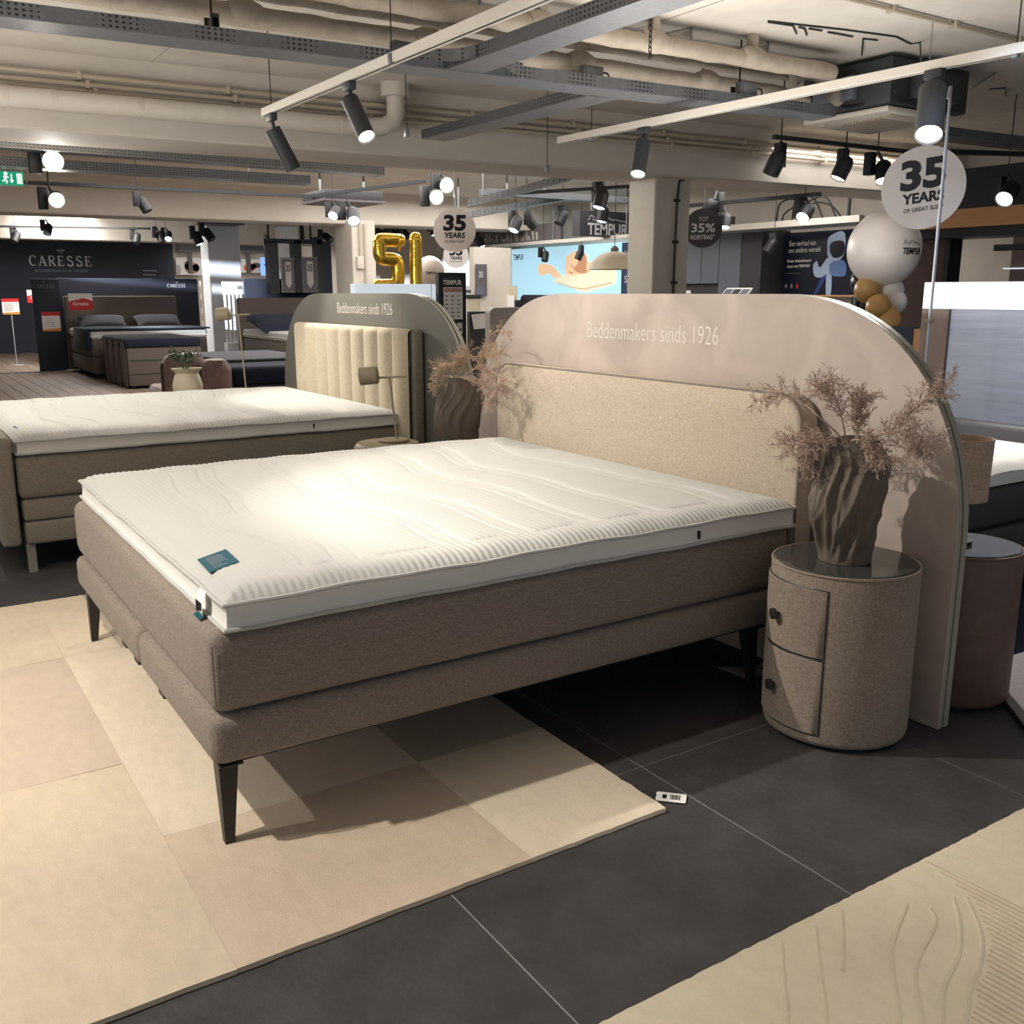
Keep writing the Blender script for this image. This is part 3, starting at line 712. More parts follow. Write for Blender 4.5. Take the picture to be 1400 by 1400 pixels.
def topper(lab, x0, x1, y0, y1, z0, near='right', full=True):
    """quilted mattress topper: knitted cover with waved stitch channels, mesh side band, piping, labels"""
    t = thing('mattress_topper', lab, 'mattress', ((x0 + x1) / 2, (y0 + y1) / 2, z0), 'quilted white mattress toppers')
    W_, L_ = x1 - x0, y1 - y0; H = .098
    nx, ny = (150, 660) if full else (80, 160)
    X = np.linspace(0, 1, nx + 1); X = (X + .06 * np.sin(2 * np.pi * X) * -1); X = X * W_ ; Y = np.linspace(0, L_, ny + 1)
    xx, yy = np.meshgrid(X, Y, indexing='ij')
    e = np.minimum(np.minimum(xx, W_ - xx), np.minimum(yy, L_ - yy))
    s_ = xx / W_
    z = np.full_like(xx, H)
    z -= .030 * np.clip(1 - e / .075, 0, 1) ** 2.2
    z += .004 * np.sin(xx * 2.2 + 1) * np.sin(yy * 1.7)
    rows = [.20, .385, .69, .91, 1.19, 1.46, 1.76]; dep = np.zeros_like(xx)
    for k, r in enumerate(rows):
        wv = .036 * np.sin(s_ * 8.2 + .5 + .25 * k) + .02 * np.sin(s_ * 3.5 + 1.7 * k) + .02 * np.sin(s_ * 17 + k)
        for sgn in (-1, 1):
            yc = r + wv + sgn * (.029 + .007 * np.sin(s_ * 6 + k * 1.3))
            inside = np.clip((xx - .17) / .02, 0, 1) * np.clip((W_ - .12 - xx) / .02, 0, 1)
            if k == 0: inside = inside * (sgn > 0)
            dep = np.maximum(dep, inside * np.exp(-((yy - yc) / .009) ** 2))
        z += .007 * (1 - np.exp(-((yy - r - wv) / .075) ** 2)) * np.clip(e / .1, 0, 1) * np.exp(-((yy - r - wv) / .16) ** 2)
        # channel between the two stitch lines is flat and lower
        dep = np.maximum(dep, .45 * np.exp(-((yy - r - wv) / .020) ** 4) * np.clip((xx - .17) / .05, 0, 1) * np.clip((W_ - .15 - xx) / .05, 0, 1))
    for xc in (W_ - .115, .13):     # stitched dashes along both long edges
        for k in range(len(rows)):
            a = rows[k] + .07; b = (rows[k + 1] if k + 1 < len(rows) else L_ - .08) - .05
            if b - a > .05:
                dep = np.maximum(dep, np.exp(-((xx - xc) / .008) ** 2) * np.clip((yy - a) / .015, 0, 1) * np.clip((b - yy) / .015, 0, 1))
    z -= .0062 * dep
    if full:
        edge = np.clip(1 - np.minimum(xx, W_ - xx) / .15, 0, 1)
        z += (.0005 + .0019 * edge) * np.sin(yy * 2 * np.pi / .0215) * np.clip(e / .02, .25, 1)
        z += .0009 * np.sin(yy * 7.3 + 3) * edge
    wob = lambda q: .0022 * np.sin(q * 9.1) + .0016 * np.sin(q * 23 + 1)
    drop = np.zeros_like(z); drop += np.where(e < .001, wob(xx + yy), 0)
    V = np.stack([x0 + xx, y0 + yy, z0 + z + drop], -1)
    off = WL[t.name]; V -= np.array(off)
    n0, n1 = V.shape[:2]; idx = np.arange(n0 * n1).reshape(n0, n1)
    F = np.stack([idx[:-1, :-1], idx[1:, :-1], idx[1:, 1:], idx[:-1, 1:]], -1).reshape(-1, 4)
    me = bpy.data.meshes.new('knitted_cover'); me.vertices.add(n0 * n1); me.vertices.foreach_set('co', V.reshape(-1))
    me.loops.add(F.size); me.loops.foreach_set('vertex_index', F.reshape(-1)); me.polygons.add(len(F))
    me.polygons.foreach_set('loop_start', np.arange(0, F.size, 4)); me.polygons.foreach_set('loop_total', np.full(len(F), 4)); me.update(calc_edges=True); me.validate()
    me.polygons.foreach_set('use_smooth', [True] * len(F)); me.materials.append(M['white_knit'])
    o = bpy.data.objects.new('knitted_cover', me); link(o, t); WL[o.name] = off.copy()
    # perimeter band between the two piping seams
    per = [(x0 + W_ * a, y0) for a in np.linspace(0, 1, 40)[:-1]] + [(x1, y0 + L_ * a) for a in np.linspace(0, 1, 50)[:-1]] + [(x1 - W_ * a, y1) for a in np.linspace(0, 1, 40)[:-1]] + [(x0, y1 - L_ * a) for a in np.linspace(0, 1, 50)[:-1]]
    cx, cy = (x0 + x1) / 2, (y0 + y1) / 2
    def ins(p, d):
        q = [p[0], p[1]]
        q[0] += d * (1 if p[0] < cx else -1) * max(0, 1 - min(abs(p[0] - x0), abs(p[0] - x1)) / .04); q[1] += d * (1 if p[1] < cy else -1) * max(0, 1 - min(abs(p[1] - y0), abs(p[1] - y1)) / .04)
        return q
    zt = H - .030
    mb = MB(); rings = []
    for d, zz, wv in ((.0, zt, 1), (.004, zt - .006, 1), (.005, zt * .55, .5), (.003, .012, .6), (-.002, .002, .8)):
        rings.append(mb.ring([(*ins(p, d), z0 + zz + wv * float(wob((p[0] - x0) + (p[1] - y0)) if zz > .02 else .6 * wob(p[0] * 1.3 - p[1]))) for p in per]))
    mb.skin(rings, True, True, False)
    obj('side_band', mb, 'white_band', t, ang=60)
    for nm, d, zz in (('upper_piping', -.002, zt), ('lower_piping', -.003, .004)):
        pts = [(*ins(p, d), z0 + zz + float(wob((p[0] - x0) + (p[1] - y0)) if zz > .02 else .6 * wob(p[0] * 1.3 - p[1]))) for p in per]
        obj(nm, MB().tube(pts + pts[:1], .0055, 6, False), 'white_knit', t)
    return t

# ---------------- main bed
B = thing('box_spring_bed', 'large taupe upholstered box spring bed on slim dark metal legs', 'bed', (-3.185, 1.6, 0), 'box spring beds')
bx0, bx1, by0, by1 = -4.12, -2.252, .590, 2.655
mid = -3.05
soft_box('base', (mid + .003, by0, .245), (bx1, by1, .374), 'taupe', B, .03)
soft_box('base', (bx0, by0, .245), (mid - .003, by1, .374), 'taupe', B, .03)
soft_box('spring_box', (bx0 + .004, by0 + .012, .378), (bx1 - .006, by1, .598), 'taupe', B, .035)
for x in (bx0 + .01, bx1 - .012):
    seam_tube('seam', [(x + (-.004 if x < -3 else .004), by0 + .016, .41), (x + (-.004 if x < -3 else .004), by0 + .016, .565)], .003, 'taupe', B)
# legs with plates, metal cross rail
def leg(x, y, sx, sy, par, h=.245):
    mb = MB(); r = []
    for z, a, ox in ((0, .011, 0), (h, .026, 1)):
        c = Vector((x - sx * .022 * ox, y + sy * .012 * ox, z)); r.append(mb.ring([c + Vector((u * a, v * a, 0)) for u, v in ((-1, -1), (1, -1), (1, 1), (-1, 1))]))
    mb.skin(r); o = obj('leg', mb, 'dark_metal', par, smooth=False)
    obj('leg_plate', MB().box((x - sx * .02 - .055, y + sy * .012 - .03, h - .007), (x - sx * .02 + .055, y + sy * .012 + .03, h - .001), .002), 'dark_metal', o, smooth=False)
for x, sx in ((bx1 - .045, 1), (bx0 + .045, -1)):
    for y, sy in ((by0 + .035, 1), (by1 - .12, -1)): leg(x, y, sx, sy, B)
obj('rail', MB().box((bx1 - .13, by0 + .06, .205), (bx1 - .095, by1 - .1, .245)), 'dark_metal', B, smooth=False)
obj('rail', MB().box((bx0 + .095, by0 + .06, .205), (bx0 + .13, by1 - .1, .245)), 'dark_metal', B, smooth=False)
obj('rail', MB().box((bx0 + .08, by0 + .04, .225), (bx1 - .08, by0 + .075, .245)), 'dark_metal', B, smooth=False)
for s in (-.30, -.12, .2): obj('glide_plate', MB().box((mid + s, by0 + .01, .235), (mid + s + .06, by0 + .04, .246)), 'dark_metal', B, smooth=False)
# headboard with rounded top corners and piping
hx0, hx1, hz, hy0, hy1 = -4.235, -2.262, 1.052, 2.665, 2.762
poly = [(hx0, .10), (hx1, .10)]
for a in np.linspace(0, pi / 2, 10): poly.append((hx1 - .11 * (1 - cos(a)), hz - .11 * (1 - sin(a))))
for a in np.linspace(0, pi / 2, 10): poly.append((hx0 + .11 * (1 - sin(a)), hz - .11 * (1 - cos(a))))
fy = lambda u, v, d: Vector((u, d, v))
mb = MB(); cxh, czh = (hx0 + hx1) / 2, .55
def inset(P, k): return [(u - k * (1 if u > cxh else -1) * min(1, abs(u - cxh) * 1e3), v - (k if v > .5 else -k)) for u, v in P]
rings = [mb.ring([fy(u, v, d) for u, v in inset(poly, k)]) for k, d in ((.004, hy1), (0, hy1 - .008), (0, hy0 + .012), (.004, hy0 + .003), (.016, hy0))]
mb.skin(rings); obj('headboard', mb, 'head', B, ang=50)
obj('headboard_piping', MB().tube([fy(u, v, hy0 + .006) for u, v in inset(poly[1:], -.001) + [poly[0]]], .0045, 6), 'taupe', B)

T1 = topper('thick white topper on the large taupe bed, wave quilted with teal label', -4.135, -2.245, .640, 2.650, .598)
# labels sewn on the topper
f = lambda u, v, d: Vector((-2.589, .674, .6895 + d)) + Vector((.998, -.05, -.015)) * u + Vector((-.39, .91, .075)) * v
lb = obj('brand_label', MB().prism([(0, 0), (.138, 0), (.138, .098), (0, .098)], f, .0052, .0075), 'teal', T1, smooth=False); lb['label'] = 'dark teal woven label with white text lines'
o = obj('label_print', MB(), 'white_txt', lb) if False else None
mb = MB()
for i, (a, ln) in enumerate(((.012, .045), (.024, .055), (.036, .05), (.048, .055), (.060, .05), (.072, .055), (.088, .03), (.104, .045))):
    mb.prism([(a + .01, .02), (a + .0135, .02), (a + .0135, .02 + ln), (a + .01, .02 + ln)], f, .0075, .008)
o = obj('label_print', mb, 'dim_txt', lb, smooth=False); o['kind'] = 'stuff'
ct = obj('care_label', MB().grid([[(-2.43 + .055 * u, .634 - .014 * sin(v * 2.2), .668 - .065 * v) for v in np.linspace(0, 1, 6)] for u in (0, .5, 1)]), 'paper', T1); ct['label'] = 'folded white care label with black print'
obj('care_label_fold', MB().grid([[(-2.43 + .055 * u, .620 - .008 * cos(v * 5), .598 + .012 * v) for v in np.linspace(0, 1, 5)] for u in (0, 1)]), 'teal', ct)
mb = MB()
for k in range(3): mb.box((-2.425 + k * .017, .6185, .610 + k * .004), (-2.415 + k * .017, .6192, .640))
o = obj('care_print', mb, 'ink', ct, smooth=False); o['kind'] = 'stuff'
obj('zip_pull', MB().box((-2.250, 2.19, .615), (-2.242, 2.197, .642)), 'black', T1, smooth=False)
# faint printed marks near the foot
mb = MB()
for k in range(5): mb.box((-3.24 + k * .012, .735 + k * .004, .6955), (-3.233 + k * .012, .765 + .003 * k, .6965))
o = obj('foot_print', mb, 'dim_txt', T1, smooth=False); o['kind'] = 'stuff'

# ---------------- bed of the neighbouring stand
B2 = thing('box_spring_bed', 'greige box spring bed with footboard and channelled headboard before the grey screen', 'bed', (-6.2, 1.6, 0), 'box spring beds')
cx0, cx1, cy0, cy1 = -7.20, -5.335, .54, 2.66
soft_box('base', (cx0, cy0 + .01, .150), (cx1, cy1, .268), 'greige', B2, .018)
soft_box('base', (cx0, cy0 + .01, .271), (cx1, cy1, .384), 'greige', B2, .018)
soft_box('spring_box', (cx0 + .005, cy0, .388), (cx1 + .008, cy1, .61), 'greige', B2, .03)
soft_box('footboard', (cx0 - .02, cy0 - .10, .15), (cx1 + .01, cy0 - .012, .705), 'greige', B2, .02)
for x, s in ((cx1 - .05, -1), (cx0 + .05, 1)):
    for y in (cy0 + .03, cy1 - .15):
        mb = MB(); P = spline([(x + s * .10, .150), (x + s * .04, .14), (x + s * .018, .10), (x + s * .012, .0)], 5); Q = spline([(x - s * .018, .0), (x - s * .02, .08), (x - s * .022, .150)], 5)
        mb.prism([(p[0], p[1]) for p in P] + [(p[0], p[1]) for p in Q], lambda u, v, d: Vector((u, d, v)), y - .02, y + .02); obj('leg', mb, 'edge', B2, ang=50)
# channelled headboard: nine upholstered channels before a padded frame
gx0, gx1 = -7.05, -5.225
obj('headboard', MB().box((gx0 - .01, 2.70, .1), (gx1 + .012, 2.775, 1.185), .02, 3), 'greige', B2)
n = 9; w_ = (gx1 - gx0) / n
for i in range(n):
    a = gx0 + w_ * i; P = []
    for u in np.linspace(0, 1, 13):
        bulge = .030 * (1 - abs(2 * u - 1) ** 3.0)
        P.append([(a + w_ * u, 2.672 - bulge - (0 if v < .97 else -.02 * ((v - .97) / .03) ** 2 - .0), .3 + .885 * v) for v in list(np.linspace(0, .95, 4)) + [.97, .985, 1.0]] + [(a + w_ * u, 2.71, 1.187)])
    obj('channel', MB().grid(P), 'stripe', B2, ang=70)
T2 = topper('white wave quilted topper on the greige bed behind the large bed', -7.19, -5.325, .548, 2.65, .612)
f = lambda u, v, d: Vector((-5.62, .60, .7055 + d)) + Vector((-.95, -.1, .0)) * u + Vector((.1, -.98, 0)) * -v
lb = obj('brand_label', MB().prism([(0, 0), (.13, 0), (.13, .06), (0, .06)], f, .001, .003), 'teal', T2, smooth=False); lb['label'] = 'dark teal woven label'
mb = MB()
for a in (.02, .04, .06, .08, .1): mb.prism([(a, .01), (a + .005, .01), (a + .005, .045), (a, .045)], f, .003, .0034)
o = obj('label_print', mb, 'dim_txt', lb, smooth=False); o['kind'] = 'stuff'
obj('zip_pull', MB().box((-5.335, 2.10, .632), (-5.322, 2.107, .658)), 'black', T2, smooth=False)

# ================================================================== ARCHED SCREENS
def screen(lab, x0, x1, m, ytext, txt_x, txt_w, txt_z, txt_h, layers):
    t = thing('arched_screen', lab, 'screen', ((x0 + x1) / 2, 2.8, 0), 'arched screens behind the beds')
    Hh, R = 1.395, .79; N = 26
    P = [(x0, .003), (x1, .003)]; e = 2.25
    for a in np.linspace(0, pi / 2, N): P.append((x1 - R + R * cos(a) ** (2 / e), Hh - R + R * sin(a) ** (2 / e)))
    for a in np.linspace(pi / 2, 0, N): P.append((x0 + R - R * cos(a) ** (2 / e), Hh - R + R * sin(a) ** (2 / e)))
    for nm, y0, y1, k, mm in layers:
        cxs = (x0 + x1) / 2
        Q = [(u - k * (1 if u > cxs else -1) * (abs(u - cxs) > .6), v - (k if v > .2 else 0)) for u, v in P]
        obj(nm, MB().prism(Q, lambda u, v, d: Vector((u, d, v)), y0, y1), mm, t, smooth=False)
    obj('edge_band', MB().grid([[Vector((u, y, v)) for u, v in [(p[0] + .0008 * (1 if p[0] > -1e9 else 0), p[1]) for p in P[1:]]] for y in (2.785, 2.802)]), 'edge', t)
    text('Beddenmakers sinds 1926', face_y((txt_x, 2.780, txt_z)), 'screen_txt', t, wd=txt_w, ht=txt_h, d=.0005, bold=-.012)
    return t
screen('pink grey limewashed arched screen behind the large taupe bed', -4.60, -1.712, 'plaster', 2.78, -3.625, .838, 1.199, .072,
       (('front_board', 2.780, 2.800, 0, 'plaster'), ('core', 2.800, 2.812, .007, 'edge_dark'), ('rear_board', 2.812, 2.838, 0, 'edge')))
screen('smooth dark grey arched screen behind the channelled headboard', -7.62, -4.69, 'slategrey', 2.78, -6.50, .86, 1.262, .072,
       (('front_board', 2.780, 2.800, 0, 'slategrey'), ('core', 2.800, 2.812, .007, 'edge_dark'), ('rear_board', 2.812, 2.838, 0, 'edge')))

# ================================================================== NIGHTSTANDS
def drum_stand(lab, cx, cy, r, h, m, mtop, drawers=True, a0=-30):
    t = thing('drum_nightstand', lab, 'nightstand', (cx, cy, 0), 'round drum nightstands')
    obj('body', MB().lathe([(r - .02, .012), (r - .004, .018), (r, .034), (r, h - .012), (r - .003, h - .004), (r - .012, h)], (cx, cy, 0), 72), m, t, ang=60)
    obj('plinth', MB().lathe([(r - .03, .0), (r - .03, .014)], (cx, cy, 0), 48), 'black', t)
    obj('rim_piping', MB().tube([(cx + (r - .003) * cos(a), cy + (r - .003) * sin(a), h - .002) for a in np.linspace(0, 2 * pi, 73)], .005, 6, False), m, t)
    obj('glass_top', MB().lathe([(r - .012, h - .002), (r - .011, h + .003), (r - .015, h + .005)], (cx, cy, 0), 72), mtop, t, ang=25)
    if drawers:
        c0, hw = radians(-90 + a0), radians(57)
        for z0, z1 in ((.302, h - .045), (.052, .296)):
            P = []
            for i in range(33):
                a = c0 - hw + 2 * hw * i / 32; row = []
                ee = .0 if 0 < i < 32 else -.004
                for z, d in ((z0, -.001), (z0 + .004, .006), ((z0 + z1) / 2, .007), (z1 - .004, .006), (z1, -.001)):
                    q = r + (d if 0 < i < 32 else -.002); row.append((cx + q * cos(a), cy + q * sin(a), z))
                P.append(row)
            dr = obj('drawer', MB().grid(P), m, t, ang=50)
            zz = (z0 + z1) / 2
            e = [(c0 - hw, z0), (c0 + hw, z0), (c0 + hw, z1), (c0 - hw, z1)]
            path = [(a, z0) for a in np.linspace(c0 - hw, c0 + hw, 30)] + [(a, z1) for a in np.linspace(c0 + hw, c0 - hw, 30)]
            path = [(cx + (r + .001) * cos(a), cy + (r + .001) * sin(a), z) for a, z in path]
            obj('gap_line', MB().tube(path + path[:1], .0025, 5, False), 'black', dr)
            ck = c0 + radians(14); d = Vector((cos(ck), sin(ck), 0)); p = Vector((cx, cy, zz)) + d * (r + .004)
            obj('knob', MB().tube([p, p + d * .016, p + d * .017, p + d * .026, p + d * .028], [.005, .005, .018, .018, .014], 18), 'dark_metal', dr)
    return t
drum_stand('beige woven drum nightstand with two drawers beside the taupe bed', -1.93, 2.533, .228, .566, 'drawer', 'glass_top')
drum_stand('beige woven drum nightstand half hidden behind the bed at its far side', -4.42, 2.545, .20, .566, 'drawer', 'glass_top')
drum_stand('brown leather drum nightstand behind the arched screen', -1.885, 3.10, .195, .545, 'leather', 'glass_top', False)

# ================================================================== VASES AND DRIED BRANCHES
def drape_vase(lab, c, H, m, seed, sc=1.0):
    """tall vase modelled like gathered cloth: twisting deep folds"""
    rn = random.Random(seed); t = thing('draped_vase', lab, 'vase', c, 'draped clay vases')
    ph = [rn.uniform(0, 6.28) for _ in range(8)]
    def R_(v): return np.interp(v, [0, .06, .2, .38, .55, .72, .85, .95, 1], [.080, .084, .095, .108, .112, .107, .096, .082, .078]) * sc
    def fold(a, v):
        s = min(1, v / .12) * (.30 + .70 * min(1, (1 - v) / .2)); f = 0
        for k, (n_, am, tw) in enumerate(((4, .07, .40), (7, .06, -.30), (9, .055, .34))):
            q = sin(n_ * (a + tw * sin(3.6 * v + ph[k]) + .10 * sin(9 * v + ph[k + 3])) + ph[k + 4]); f += am * (.65 + .35 * sin(4 * v + ph[k + 1] + a)) * (1 - 2 * abs(q) ** .7)
        q = sin(13 * (a + .22 * sin(5 * v + 2 * sin(a) + ph[6]))); f += .025 * q
        return 1 + s * f
    NZ, NA = 60, 180; mb = MB(); rings = []
    for i in range(NZ + 1):
        v = i / NZ; sw = .014 * sin(6.0 * v + 2.6) * min(1, v / .3) * min(1, (1 - v) / .2); rings.append(mb.ring([Vector(c) + Vector((R_(v) * fold(a, v) * cos(a) + .55 * sw, R_(v) * fold(a, v) * sin(a) + .84 * sw, .001 + v * H + .003 * sin(3 * a + ph[0]) * max(0, v - .9) / .1)) for a in np.linspace(0, 2 * pi, NA, endpoint=False)]))
    for k, dz in ((.90, -.004), (.82, -.03), (.78, -.08)):
        rings.append(mb.ring([Vector(c) + Vector((R_(1) * k * cos(a), R_(1) * k * sin(a), H + dz)) for a in np.linspace(0, 2 * pi, NA, endpoint=False)]))
    mb.skin(rings); obj('clay_body', mb, m, t, ang=75)
    return t
def branch(lab, pts, seed, m, spread=.075, dens=1.0, start=.45, grp='dried branches'):
    """dried plant: bending stem with forked sprays of fine twigs towards its tip"""
    rn = random.Random(seed); P = spline(pts, 10); n = len(P)
    t = thing('dried_branch', lab, 'dried plant', P[0], grp)
    obj('stem', MB().tube(P, [.0030 - .0016 * i / n for i in range(n)], 6), m, t)
    i0 = int(n * start); k = 0; step = max(1, int(1.6 / dens))
    sprays = []
    for i in range(i0, n, step):
        for q in range(2):
            u = (i - i0) / max(1, n - i0); T = (P[min(i + 1, n - 1)] - P[max(i - 1, 0)]).normalized()
            r_ = Vector((rn.gauss(0, 1), rn.gauss(0, 1), rn.gauss(0, 1))); r_ = (r_ - T * r_.dot(T)).normalized()
            d = (T * .75 + r_ * .85 + Vector((0, 0, .12))).normalized(); L = spread * 1.0 * (.5 + .65 * rn.random()) * (1 - .35 * u) * (.5 + min(1, u * 4) * .5)
            sprays.append((P[i], d, L))
    nb = 6; groups = [sprays[j::nb] for j in range(nb)]
    mb = MB()
    def seg(a, b, r): mb.tube([a, b], [r, r * .6], 3, False)
    for p, d, L in sprays:
        side = d.orthogonal().normalized(); q = p.copy(); nn = 6
        for s in range(nn):
            d = (d + Vector((rn.gauss(0, .13), rn.gauss(0, .13), rn.gauss(0, .13)))).normalized(); q2 = q + d * L / nn; seg(q, q2, .0013)
            for h in range(2 + (s > 3)):
                w2 = Vector((rn.gauss(0, 1), rn.gauss(0, 1), rn.gauss(0, 1))).normalized(); e = (d * .55 + w2 * .8).normalized(); l2 = L * .22 * (.5 + rn.random())
                a = q2; b = a + e * l2; seg(a, b, .0010)
                for g in range(2):
                    w3 = Vector((rn.gauss(0, 1), rn.gauss(0, 1), rn.gauss(0, 1))).normalized(); e3 = (e * .6 + w3 * .8).normalized()
                    seg(b, b + e3 * l2 * .55, .0009)
            q = q2
    o = obj('twig_spray', mb, m, t, smooth=False); o['kind'] = 'stuff'
    return t
VX, VY, VZ = -1.925, 2.52, .571
drape_vase('taupe draped clay vase on the glass top of the drum nightstand', (VX, VY, VZ), .385, 'clay', 4)
top = lambda dx, dy: (VX + dx, VY + dy, VZ + .385)
bot = (VX, VY, VZ + .31)
branch('dried branch arching out over the beige headboard', [bot, top(-.04, -.01), (-1.998, 2.440, 1.024), (-2.101, 2.420, 1.084), (-2.235, 2.400, 1.059)], 1, 'dried', .075, .9, .62)
branch('bushy dried branch standing up beside the headboard corner', [bot, top(-.03, .0), (-1.931, 2.460, 1.030), (-1.948, 2.440, 1.096), (-1.994, 2.420, 1.111)], 2, 'dried', .09, 1.2, .5)
branch('dried branch rising straight above the vase mouth', [bot, top(0, .02), (-1.915, 2.520, 0.982), (-1.935, 2.540, 1.035), (-1.931, 2.550, 1.080)], 3, 'dried', .09, 1.2, .45)
branch('dried branch stretching far out past the rounded screen edge', [bot, top(.045, .0), (-1.825, 2.500, 0.979), (-1.730, 2.480, 1.039), (-1.659, 2.460, 1.104), (-1.570, 2.440, 1.156)], 4, 'dried', .07, 1.0, .55)
branch('dried branch bending out low before the screen', [bot, top(.05, -.01), (-1.809, 2.470, 0.983), (-1.729, 2.450, 1.009), (-1.651, 2.430, 1.005), (-1.628, 2.420, 0.982)], 5, 'dried', .09, 1.1, .5)
branch('dried branch drooping low on the headboard side of the vase', [bot, top(-.05, -.03), (-1.977, 2.420, 0.978), (-2.028, 2.400, 0.943), (-2.086, 2.390, 0.930)], 6, 'dried', .075, 1.0, .45)
branch('short dried branch hanging down the vase front', [bot, top(.03, -.05), (-1.816, 2.420, 0.975), (-1.762, 2.410, 0.961), (-1.738, 2.410, 0.926)], 7, 'dried', .075, 1.2, .45)
branch('short dried branch spreading at the vase mouth beside the bed', [bot, top(-.03, -.05), (-1.935, 2.420, 0.969), (-1.979, 2.400, 0.934), (-2.000, 2.390, 0.879)], 8, 'dried', .075, 1.2, .45)

V2 = (-4.435, 2.56, .571)
drape_vase('taupe draped clay vase on the far side of the taupe bed, beside the screens', V2, .40, 'clay_back', 11, 1.12)
top2 = lambda dx, dy: (V2[0] + dx, V2[1] + dy, V2[2] + .40); bot2 = (V2[0], V2[1], V2[2] + .33)
branch('pale dried branch bowing out before the dark grey screen', [bot2, top2(-.04, 0), (-4.415, 2.540, 1.000), (-4.443, 2.500, 1.030), (-4.536, 2.480, 0.941)], 21, 'dried_pale', .09, 1.1, .45)
branch('pale bushy dried branch standing at the far vase', [bot2, top2(-.02, 0), (-4.396, 2.560, 1.012), (-4.395, 2.560, 1.061), (-4.335, 2.560, 1.101)], 22, 'dried_pale', .085, 1.3, .45)
branch('tall pinkish dried branch leaning over the limewashed screen edge', [bot2, top2(.03, 0), (-4.282, 2.580, 1.037), (-4.242, 2.600, 1.148), (-4.117, 2.600, 1.217), (-3.968, 2.580, 1.202)], 23, 'dried_pale', .06, .8, .62)
branch('pinkish dried branch fanning beside the limewashed screen', [bot2, top2(.04, 0), (-4.228, 2.560, 1.041), (-4.120, 2.550, 1.112), (-4.010, 2.540, 1.104)], 24, 'dried_pale', .085, 1.2, .45)
branch('pinkish dried branch drooping towards the headboard corner', [bot2, top2(.05, -.02), (-4.195, 2.540, 0.978), (-4.072, 2.520, 1.034), (-3.934, 2.500, 0.992), (-3.922, 2.500, 0.941)], 25, 'dried', .085, 1.2, .4)
branch('low dried branch hanging out before the dark screen', [bot2, top2(-.05, -.02), (-4.399, 2.500, 0.958), (-4.481, 2.480, 0.930), (-4.535, 2.470, 0.896)], 26, 'dried_pale', .06, .9, .5)
branch('low pink dried branch hanging down the far vase on the headboard side', [bot2, top2(.05, -.03), (-4.130, 2.500, 0.960), (-4.009, 2.480, 0.935), (-3.966, 2.470, 0.879)], 27, 'dried', .08, 1.2, .4)

# ================================================================== POUFS, LAMPS
def pouf(lab, c, r, h):
    t = thing('round_pouf', lab, 'pouf', c, 'round poufs')
    obj('cushion_body', MB().lathe([(r * .86, .004), (r * .95, .03), (r, h * .5), (r, h - .07), (r * .96, h - .025), (r * .86, h - .004), (r * .62, h), (r * .55, h - .004)], c, 48), 'cream_metal', t)
    obj('tray_inlay', MB().lathe([(r * .56, h - .006), (r * .56, h - .002)], c, 40), 'cream_metal', t)
    return t
def disc_lamp(lab, c, H, m, ang=0):
    """slender lamp: round foot, tilted stem, drum head at the end of a short bar"""
    c = Vector(c); R = Matrix.Rotation(ang, 3, 'Z'); t = thing('drum_head_lamp', lab, 'lamp', c, 'drum head lamps')
    q = lambda x, y, z: c + R @ Vector((x, y, z))
    obj('foot', MB().lathe([(.085, .001), (.088, .006), (.085, .012), (.02, .018)], c, 36), m, t)
    obj('stem', MB().tube([q(.02, 0, .012), q(-.02, 0, H)], .006, 10), m, t)
    obj('cross_bar', MB().tube([q(-.08, -.02, H - .008), q(.08, .02, H + .002)], .006, 10), m, t)
    a = q(-.085, -.021, H + .008); n_ = (R @ Vector((-.5, -.35, .12))).normalized()
    b = a + n_ * .105
    n2 = (R @ Vector((-.86, -.42, -.1))).normalized()
    obj('drum_head', MB().tube([a - n2 * .0, a + n2 * .004, a + n2 * .10, a + n2 * .104], [.044, .050, .050, .044], 28), m, t)
    return t
pc = (-4.97, 2.40, 0)
pouf('round beige pouf beside the greige bed', pc, .20, .575)
disc_lamp('beige drum head lamp on the pouf before the channelled headboard', (-4.97, 2.44, .575), .365, 'cream_metal', .5)
pouf('round beige pouf hidden at the far side of the greige bed', (-7.52, 2.42, 0), .20, .575)
disc_lamp('beige drum head lamp standing at the far side of the greige bed', (-7.60, 2.44, .575), .66, 'cream_metal', .5)
# white jug vase with a green plant on a side table
t = thing('side_table', 'low round table behind the greige bed carrying the white jug vase', 'table', (-8.05, 2.12, 0))
obj('tabletop', MB().lathe([(.2, .56), (.205, .57), (.2, .58)], (-8.05, 2.12, 0), 36), 'cream_metal', t); obj('leg', MB().cyl((-8.05, 2.12, 0), (-8.05, 2.12, .56), .03), 'cream_metal', t)
obj('foot', MB().lathe([(.15, .0), (.15, .015), (.03, .02)], (-8.05, 2.12, 0), 36), 'cream_metal', t)
c = Vector((-8.05, 2.12, .581)); t = thing('jug_vase', 'white pinched jug vase holding a small green plant behind the greige bed', 'vase', c)
obj('jug_body', MB().lathe([(.085, 0), (.115, .04), (.118, .09), (.095, .15), (.082, .185), (.112, .225), (.104, .222), (.07, .18)], c, 32, lambda a, z: 1 + .12 * cos(2 * a + 2.6) * (z > .14)), 'cream', t)
t = thing('leafy_plant', 'small dark green leafy plant in the white jug vase', 'plant', c + Vector((0, 0, .18)))
rn = random.Random(9)
